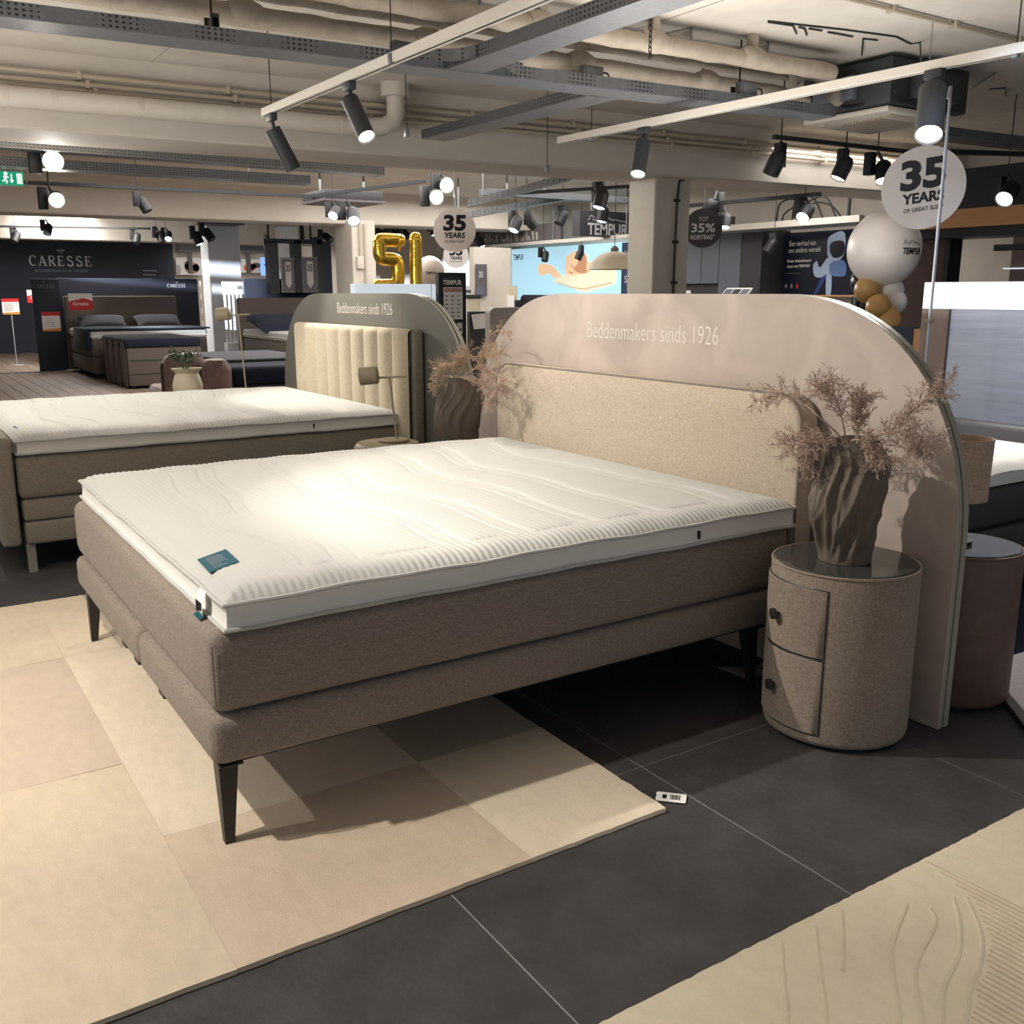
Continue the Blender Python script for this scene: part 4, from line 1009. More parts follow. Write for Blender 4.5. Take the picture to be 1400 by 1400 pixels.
for k in range(9):
    a = rn.uniform(0, 6.28); p1 = c + Vector((.05 * cos(a), .05 * sin(a), .27)); p2 = c + Vector((.12 * cos(a), .12 * sin(a) , .30 + rn.uniform(.0, .09)))
    obj('stem', MB().tube([c + Vector((0, 0, .18)), p1, p2], .003, 5), 'leaf', t)
    mb = MB()
    for q in range(16):
        s = p1.lerp(p2, rn.uniform(.2, 1.1)) + Vector((rn.gauss(0, .018), rn.gauss(0, .018), rn.gauss(0, .018))); d1 = Vector((rn.gauss(0, 1), rn.gauss(0, 1), rn.gauss(0, 1))).normalized() * .017; d2 = d1.orthogonal().normalized() * .009
        mb.quad([s - d1, s - d2, s + d1, s + d2])
    o = obj('leaf_cluster', mb, 'leaf', t, smooth=False); o['kind'] = 'stuff'

# ================================================================== NEXT STAND BEHIND THE SCREEN
B3 = thing('box_spring_bed', 'dark brown box spring bed behind the limewashed screen, white mattress on top', 'bed', (-3.2, 3.9, 0), 'box spring beds')
soft_box('base', (-4.1, 2.90, .12), (-2.30, 4.70, .40), 'sign_dark', B3, .03); soft_box('spring_box', (-4.1, 2.90, .405), (-2.29, 4.70, .585), 'sign_dark', B3, .03)
soft_box('footboard', (-4.15, 4.72, .10), (-2.2, 4.80, .755), 'sign_dark', B3, .03)
for x in (-4.0, -2.4):
    for y in (3.0, 4.6): obj('leg', MB().tube([(x, y, 0), (x, y, .125)], [.018, .025], 14), 'black', B3)
t = thing('mattress_topper', 'white square quilted mattress on the dark brown bed', 'mattress', (-3.2, 3.8, .588))
nx, ny = 70, 70; P = []
for i in range(nx + 1):
    row = []
    for j in range(ny + 1):
        x = -4.1 + 1.815 * i / nx; y = 2.88 + 1.82 * j / ny; e = min(x + 4.1, -2.285 - x, y - 2.88, 4.70 - y)
        q = abs(sin(pi * (y - 2.88) / .26)) ** .5 * abs(sin(pi * (x + 4.1) / .9)) ** .25
        row.append((x, y, .672 + .016 * q - .03 * max(0, 1 - e / .05) ** 2))
    P.append(row)
obj('quilted_cover', MB().grid(P), 'white_knit', t, ang=80)
obj('side_band', MB().box((-4.095, 2.885, .588), (-2.29, 4.695, .648), .012), 'white_band', t)
# lamp with linen shade
lx, ly = -1.905, 3.09
t = thing('table_lamp', 'table lamp with tall linen drum shade on the brown leather drum', 'lamp', (lx, ly, .551))
obj('lamp_base', MB().lathe([(.05, 0), (.052, .012), (.014, .02), (.014, .16)], (lx, ly, .551), 28), 'black', t)
obj('stem', MB().lathe([(.035, .02), (.035, .17)], (lx, ly, .551), 4), 'black', t)
mb = MB().lathe([(.085, .155), (.088, .365), (.085, .365), (.082, .155)], (lx, ly, .551), 40, None, False, False); obj('lamp_shade', mb, 'linen', t)
obj('shade_ring', MB().tube([(lx + .087 * cos(a), ly + .087 * sin(a), .551 + .365) for a in np.linspace(0, 2 * pi, 33)], .003, 5, False), 'linen', t)
# partition with lit top and grey wood front
t = thing('partition_wall', 'grey wood partition with a white lit band along its top', 'partition', (-2.6, 5.3, 0))
obj('wood_front', MB().box((-3.38, 5.2, 0), (-1.3, 5.3, 1.305)), 'greywood', t, smooth=False)
obj('end_post', MB().box((-3.56, 5.19, 0), (-3.385, 5.31, 1.305)), 'brownwood', t, smooth=False)
lbx = obj('light_band', MB().box((-3.38, 5.20, 1.308), (-1.3, 5.30, 1.458), .003), 'lightbox', t, smooth=False)
obj('light_band', MB().box((-3.56, 5.19, 1.308), (-3.385, 5.31, 1.458), .003), 'lightbox', t, smooth=False)
# bent metal post
px_, py_ = -3.39, 5.02
t = thing('metal_post', 'slim bent metal post standing before the lit partition and the round sign', 'post', (px_, py_, 0))
obj('tube', MB().tube(spline([(px_, py_, 0), (px_, py_, 1.2), (px_, py_, 2.38), (px_ - .01, py_ - .01, 2.42), (px_ - .05, py_ - .03, 2.435), (px_ - .12, py_ - .08, 2.42)], 6), .009, 10), 'galv', t)
obj('ring', MB().lathe([(.02, 1.235), (.022, 1.245), (.02, 1.255)], (px_, py_, 0), 16), 'brownwood', t)
obj('foot', MB().lathe([(.09, .012), (.09, .02), (.012, .024)], (px_, py_, 0), 24), 'galv', t)

# ================================================================== REAR SHOP (navy stand)
GEN = 'hanging round signs'
# serif lettering drawn as strokes
def serif_text(word, f, m, parent, wd, ht, d=.002):
    n = len(word); adv = wd / n; mb = MB()
    for i, ch in enumerate(word):
        o = i * adv; w_ = adv * .74; T, t_ = ht * .15, ht * .07
        R = lambda pts, wt: mb.ribbon([(o + u * w_, v * ht) for u, v in pts], wt, f, d, d + .002)
        def arc(cx, cy, rx, ry, a0, a1, n_=14): return [(cx + rx * cos(radians(a0 + (a1 - a0) * k / n_)), cy + ry * sin(radians(a0 + (a1 - a0) * k / n_))) for k in range(n_ + 1)]
        sr = lambda u, v: R([(u - .16, v), (u + .16, v)], t_ * .8)
        if ch == 'C': R(arc(.5, .5, .46, .48, 45, 315), [t_ + (T - t_) * max(0, -cos(radians(45 + 270 * k / 14))) for k in range(15)]); R([(.86, .98), (.86, .74)], t_)
        if ch == 'A': R([(.06, .02), (.48, 1)], t_); R([(.46, 1), (.92, .02)], T); R([(.22, .34), (.76, .34)], t_); sr(.06, .02); sr(.92, .02)
        if ch in 'RBEPN': pass
        if ch == 'R': R([(.2, 0), (.2, 1)], T); R([(.1, .97)] + arc(.5, .74, .34, .235, 88, -88) + [(.2, .5)], t_ * 1.3); R([(.48, .5), (.94, .02)], T); sr(.2, .02); sr(.95, .02)
        if ch == 'E': R([(.2, 0), (.2, 1)], T); R([(.04, .97), (.86, .97), (.86, .80)], t_); R([(.2, .52), (.64, .52)], t_); R([(.64, .6), (.64, .44)], t_); R([(.04, .03), (.9, .03), (.9, .22)], t_)
        if ch == 'S': R(arc(.48, .75, .32, .22, 30, 200) + arc(.5, .26, .36, .24, 85, -160), T * .85); R([(.8, .97), (.8, .78)], t_); R([(.12, .25), (.12, .03)], t_)
    o_ = obj('lettering', mb, m, parent, smooth=False); o_['kind'] = 'stuff'; return o_
def crown(f, m, parent, s, at, d=.002):
    mb = MB()
    for k in range(5):
        u = (k - 2) * s * .42; v = abs(k - 2) * s * .06
        mb.prism([(at[0] + u + s * .2 * cos(a), at[1] + v + s * .24 * sin(a)) for a in (0, pi / 2, pi, 3 * pi / 2)], f, d, d + .002)
    mb.ribbon([(at[0] - s * .9, at[1] - .0), (at[0], at[1] - s * .75), (at[0] + s * .9, at[1])], s * .13, f, d, d + .002)
    o_ = obj('emblem', mb, m, parent, smooth=False); o_['kind'] = 'stuff'
wf = face_x((-25.985, 0, 0))
t = thing('wall_sign', 'large pale serif wall lettering with crown emblem on the navy wall', 'sign', (-25.985, 4, 2.0))
serif_text('CARESSE', wf_ := face_x((-25.99, 3.40, 2.02)), 'silver_txt', t, 1.42, .235)
crown(wf_, 'silver_txt', t, .085, (.70, .36))
text('BOXSPRINGS & MORE', wf_, 'dim_txt', t, wd=1.16, ht=.06, at=(.10, -.14))
t = thing('wall_sign', 'four small pale text lines on the bluish end of the navy wall', 'sign', (-25.985, 6, 1.7))
mb = MB()
for k in range(4): mb.prism([(0, -.1 * k), ([.34, .3, .2, .36][k], -.1 * k), ([.34, .3, .2, .36][k], .03 - .1 * k), (0, .03 - .1 * k)], face_x((-25.99, 5.95, 1.92)), .001, .004)
o = obj('lettering', mb, 'dim_txt', t, smooth=False); o['kind'] = 'stuff'
# dividers between the display beds
def divider(lab, x, y0, y1, h, sgn_u, txtm='dim_txt'):
    t = thing('display_divider', lab, 'divider', (x, (y0 + y1) / 2, 0), 'navy display dividers')
    obj('board', MB().box((x - .06, y0, 0.001), (x, y1, h), .006), 'navy', t)
    f = face_x((x, 0, 0)); serif_text('CARESSE', face_x((x, sgn_u, h - .16)), txtm, t, .36, .065); crown(face_x((x, sgn_u, h - .16)), txtm, t, .025, (.18, .10))
    return t
divider('navy divider board with faint lettering and a price card beside the rear bed', -19.5, 2.54, 2.99, 1.64, 2.57)
divider('tall navy divider behind the brown rear headboard, pale lettering at its top edge', -19.85, 3.02, 5.56, 1.66, 4.98, 'silver_txt')
divider('long navy divider below the black hanging frames', -17.3, 5.66, 7.1, 1.64, 6.72)
# price cards
def card(lab, c, w_, h_, top='red', foot='orange', pole=None, hang=False, word=None):
    t = thing('price_card', lab, 'price card', c, 'red and white price cards'); f = face_x(c)
    obj('sheet', MB().prism([(0, 0), (w_, 0), (w_, h_), (0, h_)], f, -.006, 0), 'paper', t, smooth=False)
    if word:
        obj('red_field', MB().prism([(.0, 0), (w_, 0), (w_, h_ * .55), (w_ * .62, h_ * .72), (0, h_ * .52)], f, .0, .003), 'red', t, smooth=False)
        text(word, f, 'white_txt', t, wd=w_ * .66, ht=h_ * .20, at=(w_ * .16, h_ * .28), d=.004, bold=.01)
    else:
        obj('red_header', MB().prism([(0, h_ * .80), (w_, h_ * .80), (w_, h_), (0, h_)], f, .0, .003), top, t, smooth=False)
        obj('orange_footer', MB().prism([(0, 0), (w_, 0), (w_, h_ * .16), (0, h_ * .10)], f, .0, .003), foot, t, smooth=False)
        mb = MB()
        for k in range(5): mb.prism([(w_ * .15, h_ * (.25 + .1 * k)), (w_ * (.6 + .05 * (k % 3)), h_ * (.25 + .1 * k)), (w_ * (.6 + .05 * (k % 3)), h_ * (.28 + .1 * k)), (w_ * .15, h_ * (.28 + .1 * k))], f, .0, .003)
        o_ = obj('print_lines', mb, 'sign_grey', t, smooth=False); o_['kind'] = 'stuff'
    if pole:
        obj('pole', MB().cyl((c[0] - .012, c[1] + w_ / 2, .01), (c[0] - .012, c[1] + w_ / 2, c[2] + .01), .008, n=8), 'silver_txt', t)
        obj('foot', MB().lathe([(.12, 0.001), (.12, .012), (.02, .018)], (c[0] - .012, c[1] + w_ / 2, 0), 24), 'silver_txt', t)
    return t
card('red and white price card on a thin pole by the navy wall', (-21.500, 2.245, 0.985), .30, .30, pole=True)
card('red and white price card fixed low on the navy divider', (-19.490, 2.652, 0.720), .30, .34)
card('red gift card with white word hanging over the brown rear headboard', (-19.100, 3.062, 1.095), .40, .29, word='Gratis')
card('red gift card hanging on the headboard half behind the divider', (-22.600, 2.843, 1.194), .36, .26, word='Gratis')
# beds of the rear shop
def rear_bed(lab, x0, x1, y0, y1, hb, m='grey_cloth', matt='white_knit', bz=.08):
    t = thing('box_spring_bed', lab, 'bed', ((x0 + x1) / 2, (y0 + y1) / 2, 0), 'rear display beds')
    soft_box('headboard', (x0 - .14, y0 - .04, .03), (x0, y1 + .04, hb), m, t, .03)
    soft_box('base', (x0, y0, bz), (x1, y1, .36), m, t, .03); soft_box('spring_box', (x0, y0, .365), (x1, y1, .64), m, t, .03)
    for x in (x0 + .2, x1 - .15):
        for y in (y0 + .1, y1 - .1): obj('leg', MB().cyl((x, y, 0), (x, y, bz + .01), .03, n=10), 'black', t)
    q = thing('mattress_topper', 'white topper lying on the ' + ' '.join(lab.split()[:6]), 'mattress', ((x0 + x1) / 2, (y0 + y1) / 2, .64))
    soft_box('cover', (x0 + .01, y0 - .01, .642), (x1 + .01, y1 + .01, .785), matt, q, .04)
    obj('piping', MB().tube([(x0 + .01, y0 - .01, .70), (x1 + .012, y0 - .012, .70), (x1 + .012, y1, .70)], .008, 6), 'white_band', q)
    return t, q
def cushion(lab, c, a, b, h, m, rz=0, tilt=0, cat='pillow'):
    n = 20; P = []; R = Matrix.Rotation(rz, 3, 'Z') @ Matrix.Rotation(tilt, 3, 'Y'); t = thing('pillow', lab, cat, c, 'dark display pillows'); mb = MB()
    for s in (1, -1):
        mb.grid([[Vector(c) + R @ Vector((a * u * (1 - .06 * (1 - abs(v)) ), b * v * (1 - .06 * (1 - abs(u))), s * h * ((1 - u ** 4) * (1 - v ** 4)) ** .6 + h)) for v in np.linspace(-1, 1, n)] for u in np.linspace(-1, 1, n)])
    bmesh.ops.remove_doubles(mb.bm, verts=mb.bm.verts, dist=1e-4)
    obj('cushion_body', mb, m, t); 
    obj('piping', MB().tube([Vector(c) + R @ Vector((a * .94 * u, b * .94 * v, h)) for u, v in [(-1, -1), (1, -1), (1, 1), (-1, 1), (-1, -1)]], .006, 5), m, t)
    return t
rear_bed('brown grey rear bed with high headboard and two charcoal pillows', -19.3, -17.3, 3.06, 4.95, 1.34)
cushion('charcoal pillow below the red gift card on the rear bed', (-18.9, 3.55, .80), .22, .40, .085, 'pillow', 0, .5)
cushion('charcoal pillow at the far half of the rear bed', (-18.9, 4.52, .80), .22, .40, .085, 'pillow', 0, .5)
# throw folded over the foot of that bed
t = thing('bed_throw', 'navy throw lying across the white topper of the rear bed', 'throw', (-17.9, 3.8, .787))
obj('folded_cloth', MB().box((-18.5, 3.0, .79), (-17.25, 5.0, .82), .014).box((-18.5, 2.99, .46), (-17.25, 3.03, .82), .014), 'navy_cloth', t)
# upholstered bench at the bed foot with hanging straps
t = thing('foot_bench', 'grey bench with navy seat and hanging side straps at the rear bed', 'bench', (-16.2, 3.8, 0))
obj('bench_body', MB().box((-16.9, 3.16, .04), (-15.2, 4.25, .60), .03), 'grey_cloth', t)
obj('seat', MB().box((-16.9, 3.14, .605), (-15.18, 4.26, .74), .05), 'navy_cloth', t)
for z in (.22, .42): obj('seam', MB().tube([(-15.195, 3.2, z), (-15.195, 4.2, z)], .006, 5), 'black', t)
for k in range(4): obj('strap', MB().box((-16.75 + k * .42, 3.135, .02), (-16.55 + k * .42, 3.165, .68), .008), 'grey_cloth', t)
for x in (-16.8, -15.3):
    for y in (3.25, 4.15): obj('leg', MB().cyl((x, y, 0), (x, y, .05), .025, n=10), 'black', t)
rear_bed('dark grey bed standing half behind the navy divider', -22.8, -21.0, 3.05, 4.4, 1.24)
cushion('dark cushion on the bed half behind the divider', (-22.5, 3.3, .80), .2, .3, .10, 'navy_cloth', 0, .6)
rear_bed('grey bed with long white topper and high headboard below the hanging frames', -16.9, -13.6, 5.45, 6.74, 1.31)
obj('headboard_seam', MB().tube([(-16.895, 5.5, .92), (-16.895, 6.74, .92)], .012, 6), 'black', bpy.data.objects['box_spring_bed.005'] if 'box_spring_bed.005' in bpy.data.objects else None)
cushion('big navy cushion lying before the grey headboard', (-16.0, 5.85, .79), .34, .56, .11, 'navy_cloth', .2, .35)
# brown tub bench with two rounded velvet ends and navy day bed
def velvet_end(x, y0, y1, h, par):
    P = []
    for u in np.linspace(0, 1, 15):
        y = y0 + (y1 - y0) * u; top = h * (1 - .12 * abs(2 * u - 1) ** 5); row = []
        for v in np.linspace(0, 1, 8): row.append((x + .05 * sin(pi * u), y, .04 + (top - .04) * v))
        row += [(x - .06, y, top + .015), (x - .13, y, top - .03), (x - .15, y, .04)]
        P.append(row)
    return obj('rounded_back', MB().grid(P), 'velvet', par, ang=80)
t = thing('tub_bench', 'brown velvet bench with rounded upright ends behind the white jug vase', 'bench', (-10, 2.8, 0))
velvet_end(-10.0, 2.41, 2.84, .80, t); velvet_end(-9.92, 2.76, 3.06, .735, t)
obj('seat', MB().box((-10.9, 2.45, .12), (-10.15, 3.05, .45), .05), 'velvet', t)
for x in (-10.8, -10.1):
    for y in (2.5, 3.0): obj('leg', MB().cyl((x, y, 0), (x, y, .13), .02, n=8), 'black', t)
t = thing('day_bed', 'dark brown day bed draped with a navy and grey blanket', 'day bed', (-10.6, 3.4, 0))
obj('base', MB().box((-12.2, 3.08, .05), (-10.0, 4.2, .46), .04), 'sign_dark', t)
for x in (-12.1, -10.1):
    for y in (3.2, 4.1): obj('leg', MB().cyl((x, y, 0), (x, y, .06), .025, n=8), 'black', t)
o = tag(obj('blanket', MB().box((-12.25, 3.06, .465), (-9.99, 4.25, .655), .06, 3), 'navy_cloth'), 'navy blanket folded thick over the dark brown day bed', 'blanket')
o = tag(obj('blanket', MB().box((-12.2, 3.2, .66), (-10.6, 4.25, .69), .012, 2), 'pillow'), 'charcoal grey blanket lying on the navy blanket', 'blanket')

# sunlit white display board with slats
t = thing('display_stand', 'white display board with vertical slats glowing in daylight by the white pillar', 'display stand', (-18, 5.7, 0))
f = face_x((-18, 0, 0))
obj('header_board', MB().box((-18.03, 5.48, 1.37), (-18, 6.02, 1.595), .004), 'white', t)
for k in range(5): obj('slat', MB().box((-18.02, 5.50 + k * .075, .5), (-17.99, 5.535 + k * .075, 1.37)), 'white', t, smooth=False)
obj('side_board', MB().box((-18.05, 5.80, .5), (-18.02, 6.0, 1.37)), 'pillar_white', t, smooth=False)
obj('foot', MB().box((-18.1, 5.48, 0.001), (-17.9, 6.0, .5), .01), 'white', t)
text('50%', face_x((-18, 5.75, 1.46)), 'cabinet', t, wd=.10, ht=.06, d=.002, bold=.02)
# hanging black frames with posters
t = thing('hanging_display', 'two black poster frames hanging on rods above the long navy divider', 'frame', (-17, 6.5, 1.9))
for y0, y1 in ((6.06, 6.62), (6.62, 7.12)):
    pass
obj('side_panel', MB().box((-17.25, 6.04, 1.38), (-17.0, 6.20, 2.27)), 'dark_board', t, smooth=False)
obj('side_panel', MB().box((-17.25, 6.50, 1.40), (-17.0, 6.63, 2.30)), 'dark_board', t, smooth=False)
obj('side_panel', MB().box((-17.25, 6.93, 1.36), (-17.0, 7.02, 2.37)), 'dark_board', t, smooth=False)
obj('top_panel', MB().box((-17.25, 6.04, 2.25), (-17.0, 7.02, 2.32)), 'dark_board', t, smooth=False)
obj('side_panel', MB().box((-17.25, 7.02, 1.30), (-17.02, 7.20, 2.30)), 'navy', t, smooth=False)
for y in (6.08, 6.70, 6.86): obj('rod', MB().cyl((-17.12, y, 2.30), (-17.12, y, 3.02), .018 if y != 6.70 else .04, n=10), 'black', t)
for y0, y1, z0, z1 in ((6.24, 6.52, 1.40, 2.0), (6.63, 6.94, 1.40, 2.02)):
    p = obj('poster', MB().box((-17.05, y0, z0), (-17.03, y1, z1)), 'ink2', t, smooth=False)
    f = face_x((-17.03, y0, z0)); w_ = y1 - y0; h_ = z1 - z0
    obj('poster_border', MB().ribbon([(.01, .01), (w_ - .01, .01), (w_ - .01, h_ - .01), (.01, h_ - .01)], .012, f, .001, .003, True), 'sign_grey', p, smooth=False)
    obj('poster_print', MB().prism([(w_ * .3, h_ * .25), (w_ * .5, h_ * .12), (w_ * .68, h_ * .25), (w_ * .68, h_ * .88), (w_ * .3, h_ * .88)], f, .001, .003), 'sign_grey', p, smooth=False)
    text('35', f, 'ink', p, wd=w_ * .30, ht=h_ * .2, at=(w_ * .34, h_ * .60), d=.004, bold=.02)
# pictures and shelves on the far wall
fx = face_x((-29.9, 0, 0))
def picture(lab, a, b, m='paper', blobs=()):
    (x, y0, z1), (_, y1, z0) = a, b
    t = thing('wall_picture', lab, 'picture', (x, (y0 + y1) / 2, z0), 'wall pictures of the rear shop')
    obj('panel', MB().box((x - .05, y0, z0), (x, y1, z1)), m, t, smooth=False); f = face_x((x, y0, z0)); W_, H_ = y1 - y0, z1 - z0
    for (cu, cv, rx, ry, mm) in blobs:
        obj('print_shape', MB().prism([(W_ * (cu + rx * cos(q)), H_ * (cv + ry * sin(q))) for q in np.linspace(0, 2 * pi, 18)[:-1]], f, .002, .004), mm, t, smooth=False)
    return t
M['skin_print'] = mat('skin_print', srgb(186, 140, 122), .7); M['hair_print'] = mat('hair_print', srgb(96, 66, 58), .7); M['fruit_print'] = mat('fruit_print', srgb(222, 128, 72), .7)
picture('wall picture of a resting person in red seen beside the white pillar', (-29.600, 7.715, 2.389), (-29.600, 8.435, 1.903), 'paper', ((.62, .40, .30, .34, 'skin_print'), (.48, .55, .16, .26, 'hair_print'), (.78, .42, .14, .22, 'red'), (.08, .3, .10, .3, 'sign_grey')))
picture('narrow wall picture just past the white pillar', (-29.600, 9.137, 2.394), (-29.600, 9.347, 1.911), 'paper', ((.4, .4, .3, .25, 'skin_print'), (.6, .6, .3, .2, 'sign_grey')))
picture('wide wall picture with orange fruit shapes near the blue screen', (-29.600, 9.442, 2.378), (-29.600, 10.202, 1.984), 'paper', ((.55, .36, .22, .30, 'fruit_print'), (.70, .44, .16, .24, 'fruit_print'), (.85, .55, .18, .2, 'ink2')))
picture('blue glowing screen on the far wall beside the black frames', (-28.500, 9.848, 2.397), (-28.500, 10.215, 1.883), 'screen_blue', ((.5, .6, .25, .08, 'cabinet'),))
picture('narrow column of small pink pictures at the end of the tall divider', (-26.000, 7.324, 1.694), (-26.000, 7.376, 0.544), 'paper', ((.5, .8, .3, .10, 'skin_print'), (.5, .5, .3, .10, 'skin_print'), (.5, .2, .3, .10, 'skin_print')))
for a, b, lab in (((-29.500, 7.787, 2.875), (-29.500, 8.435, 2.605), 'dark header board high on the far wall, short one'), ((-29.500, 9.097, 2.911), (-29.500, 10.569, 2.632), 'dark header board high on the far wall, long one')):
    t = thing('header_board', lab, 'board', ((a[0]), (a[1] + b[1]) / 2, b[2]), 'dark header boards'); obj('board', MB().box((a[0] - .1, a[1], b[2]), (a[0], b[1], a[2])), 'cabinet_dark', t, smooth=False)
    obj('edge_strip', MB().box((a[0] - .1, a[1], b[2] - .06), (a[0] + .02, b[1], b[2] - .001)), 'ink2', t, smooth=False)
    obj('bracket', MB().box((a[0] - .08, (a[1] + b[1]) / 2 - .06, b[2] - .65), (a[0] - .02, (a[1] + b[1]) / 2 + .06, b[2] - .06)), 'ink2', t, smooth=False)
# suspended exit sign
a = (-10.500, 1.063, 2.497); b = (-10.500, 1.396, 2.375)
t = thing('exit_sign', 'green emergency exit sign with white arrow and door hanging from the ceiling', 'exit sign', (-10.5, a[1], b[2]))
obj('plate', MB().box((-10.53, a[1], b[2]), (-10.5, b[1], a[2])), 'exit_green', t, smooth=False)
f = face_x((-10.5, a[1], b[2])); W_, H_ = b[1] - a[1], a[2] - b[2]
obj('frame', MB().box((-10.54, a[1], b[2] - .01), (-10.51, b[1] + .03, a[2] + .012)), 'glass', t, smooth=False)
obj('door_pictogram', MB().prism([(W_ * .83, H_ * .12), (W_ * .97, H_ * .12), (W_ * .97, H_ * .88), (W_ * .83, H_ * .88)], f, .001, .003), 'exit_white', t, smooth=False)
obj('arrow_pictogram', MB().ribbon([(W_ * .70, H_ * .82), (W_ * .70, H_ * .2)], .012, f, .001, .003).ribbon([(W_ * .66, H_ * .38), (W_ * .70, H_ * .2), (W_ * .74, H_ * .38)], .012, f, .001, .003), 'exit_white', t, smooth=False)['kind'] = 'stuff'
mb = MB(); mb.prism([(W_ * .56 + .018 * cos(q), H_ * .82 + .018 * sin(q)) for q in np.linspace(0, 2 * pi, 12)[:-1]], f, .001, .003)
for pts in ([(.50, .55), (.55, .66), (.60, .55), (.63, .6)], [(.55, .66), (.54, .42), (.58, .28), (.56, .12)], [(.54, .42), (.50, .3), (.46, .28)]): mb.ribbon([(W_ * u, H_ * v) for u, v in pts], .016, f, .001, .003)
obj('running_pictogram', mb, 'exit_white', t, smooth=False)['kind'] = 'stuff'
obj('hanger', MB().cyl((-10.52, a[1] + .05, a[2]), (-10.52, a[1] + .05, 3.02), .006), 'galv', t); obj('hanger', MB().cyl((-10.52, b[1] - .02, a[2]), (-10.52, b[1] - .02, 3.02), .006), 'galv', t)

# ================================================================== MIDDLE (white counter, balloons, signs)
t = thing('lit_counter', 'counter with white lit top band and oak front behind the dark grey screen', 'counter', (-8, 4, 0))
obj('light_band', MB().box((-8.12, 3.60, 1.325), (-8.0, 4.43, 1.475), .004), 'lightbox', t, smooth=False)
obj('front', MB().box((-8.11, 3.61, 0), (-8.02, 4.43, 1.32), .004), 'wood_orange', t, smooth=False)
obj('joint_strip', MB().box((-8.0, 4.34, 1.325), (-7.998, 4.345, 1.475)), 'sign_grey', t, smooth=False)
# foil digits
def foil(lab, paths, c, m='gold', r=.062):
    t = thing('foil_balloon', lab, 'balloon', c, 'gold foil digit balloons'); f = face_x(c)
    mb = MB()
    for P in paths:
        Q = [f(u, v, 0) for u, v in P]; mb.tube(spline(Q, 5), r, 14)
        for q in (Q[0], Q[-1]): mb.ball(q, r, u=14, v=10)
    obj('foil_body', mb, m, t, ang=180)
    mb = MB()
    for P in paths: mb.tube([f(u, v, -.0) + Vector((-.0, 0, 0)) for u, v in P], r * 1.05, 4)
    q = paths[-1][-1] if len(paths[0]) < 6 else paths[0][0]
    e = paths[0][0] if len(paths[0]) < 6 else paths[0][-1]; b_ = f(e[0] + (.06 if len(paths[0]) > 6 else 0), e[1], -r * .3); obj('support_stick', MB().cyl((b_.x, b_.y, 0), (b_.x, b_.y, b_.z), .006, n=6), 'galv', t)
    obj('valve_tab', MB().prism([(q[0] - .01, q[1] - r * 1.5), (q[0] + .01, q[1] - r * 1.5), (q[0] + .012, q[1] - r * .8), (q[0] - .012, q[1] - r * .8)], f, -.002, .002), m, t)
    mb.bm.free()
    return t
g0 = (-9.400, 4.430, 1.429); k_ = abs((-9.400, 4.887, 1.430)[1] - g0[1]) / 54
gz = g0[2]
foil('gold foil balloon shaped as the digit five above the lit counter', [[(36 * k_, 61 * k_), (13 * k_, 61 * k_), (9.5 * k_, 58 * k_), (9.5 * k_, 44 * k_), (14 * k_, 39 * k_), (28 * k_, 38 * k_), (33 * k_, 33 * k_), (33 * k_, 14 * k_), (28 * k_, 8 * k_), (10 * k_, 7 * k_), (6 * k_, 7 * k_)]], (-9.4, g0[1], gz - .02), r=8.2 * k_)
foil('gold foil balloon shaped as the digit one above the lit counter', [[(47 * k_, 3 * k_), (47 * k_, 30 * k_), (47.5 * k_, 50 * k_), (47.5 * k_, 63 * k_)]], (-9.22, g0[1], gz - .02), r=7.6 * k_)
def sphere_balloon(lab, c, r, m, knot=(0, 0, -1), grp='latex balloons', string=False):
    t = thing('latex_balloon', lab, 'balloon', c, grp); c = Vector(c)
    obj('balloon_skin', MB().ball(c, r, (1, 1, 1.04), 32, 22), m, t, ang=180)
    kd = Vector(knot).normalized(); obj('knot', MB().tube([c + kd * r * .98, c + kd * r * 1.06, c + kd * r * 1.10], [r * .06, r * .03, r * .08], 10), m, t)
    if string: obj('string', MB().cyl((c.x, c.y, 0), (c.x, c.y, c.z - r * 1.05), .004, n=6), 'galv', t)
    return t
LOGO = [(0, .1), (.06, .22), (.03, .34), (.10, .42), (.16, .30), (.12, .14), (.2, .1), (.3, .14), (.36, .3), (.45, .36), (.52, .30), (.6, .16), (.7, .22), (.78, .14), (.9, .1), (1, .04)]
def wave_logo(f, m, parent, wd, at, ht, d=.002, wt=.008):
    o_ = obj('emblem', MB().ribbon([(at[0] + wd * u, at[1] + ht * v * 2) for u, v in LOGO], wt, f, d, d + .002), m, parent, smooth=False); o_['kind'] = 'stuff'
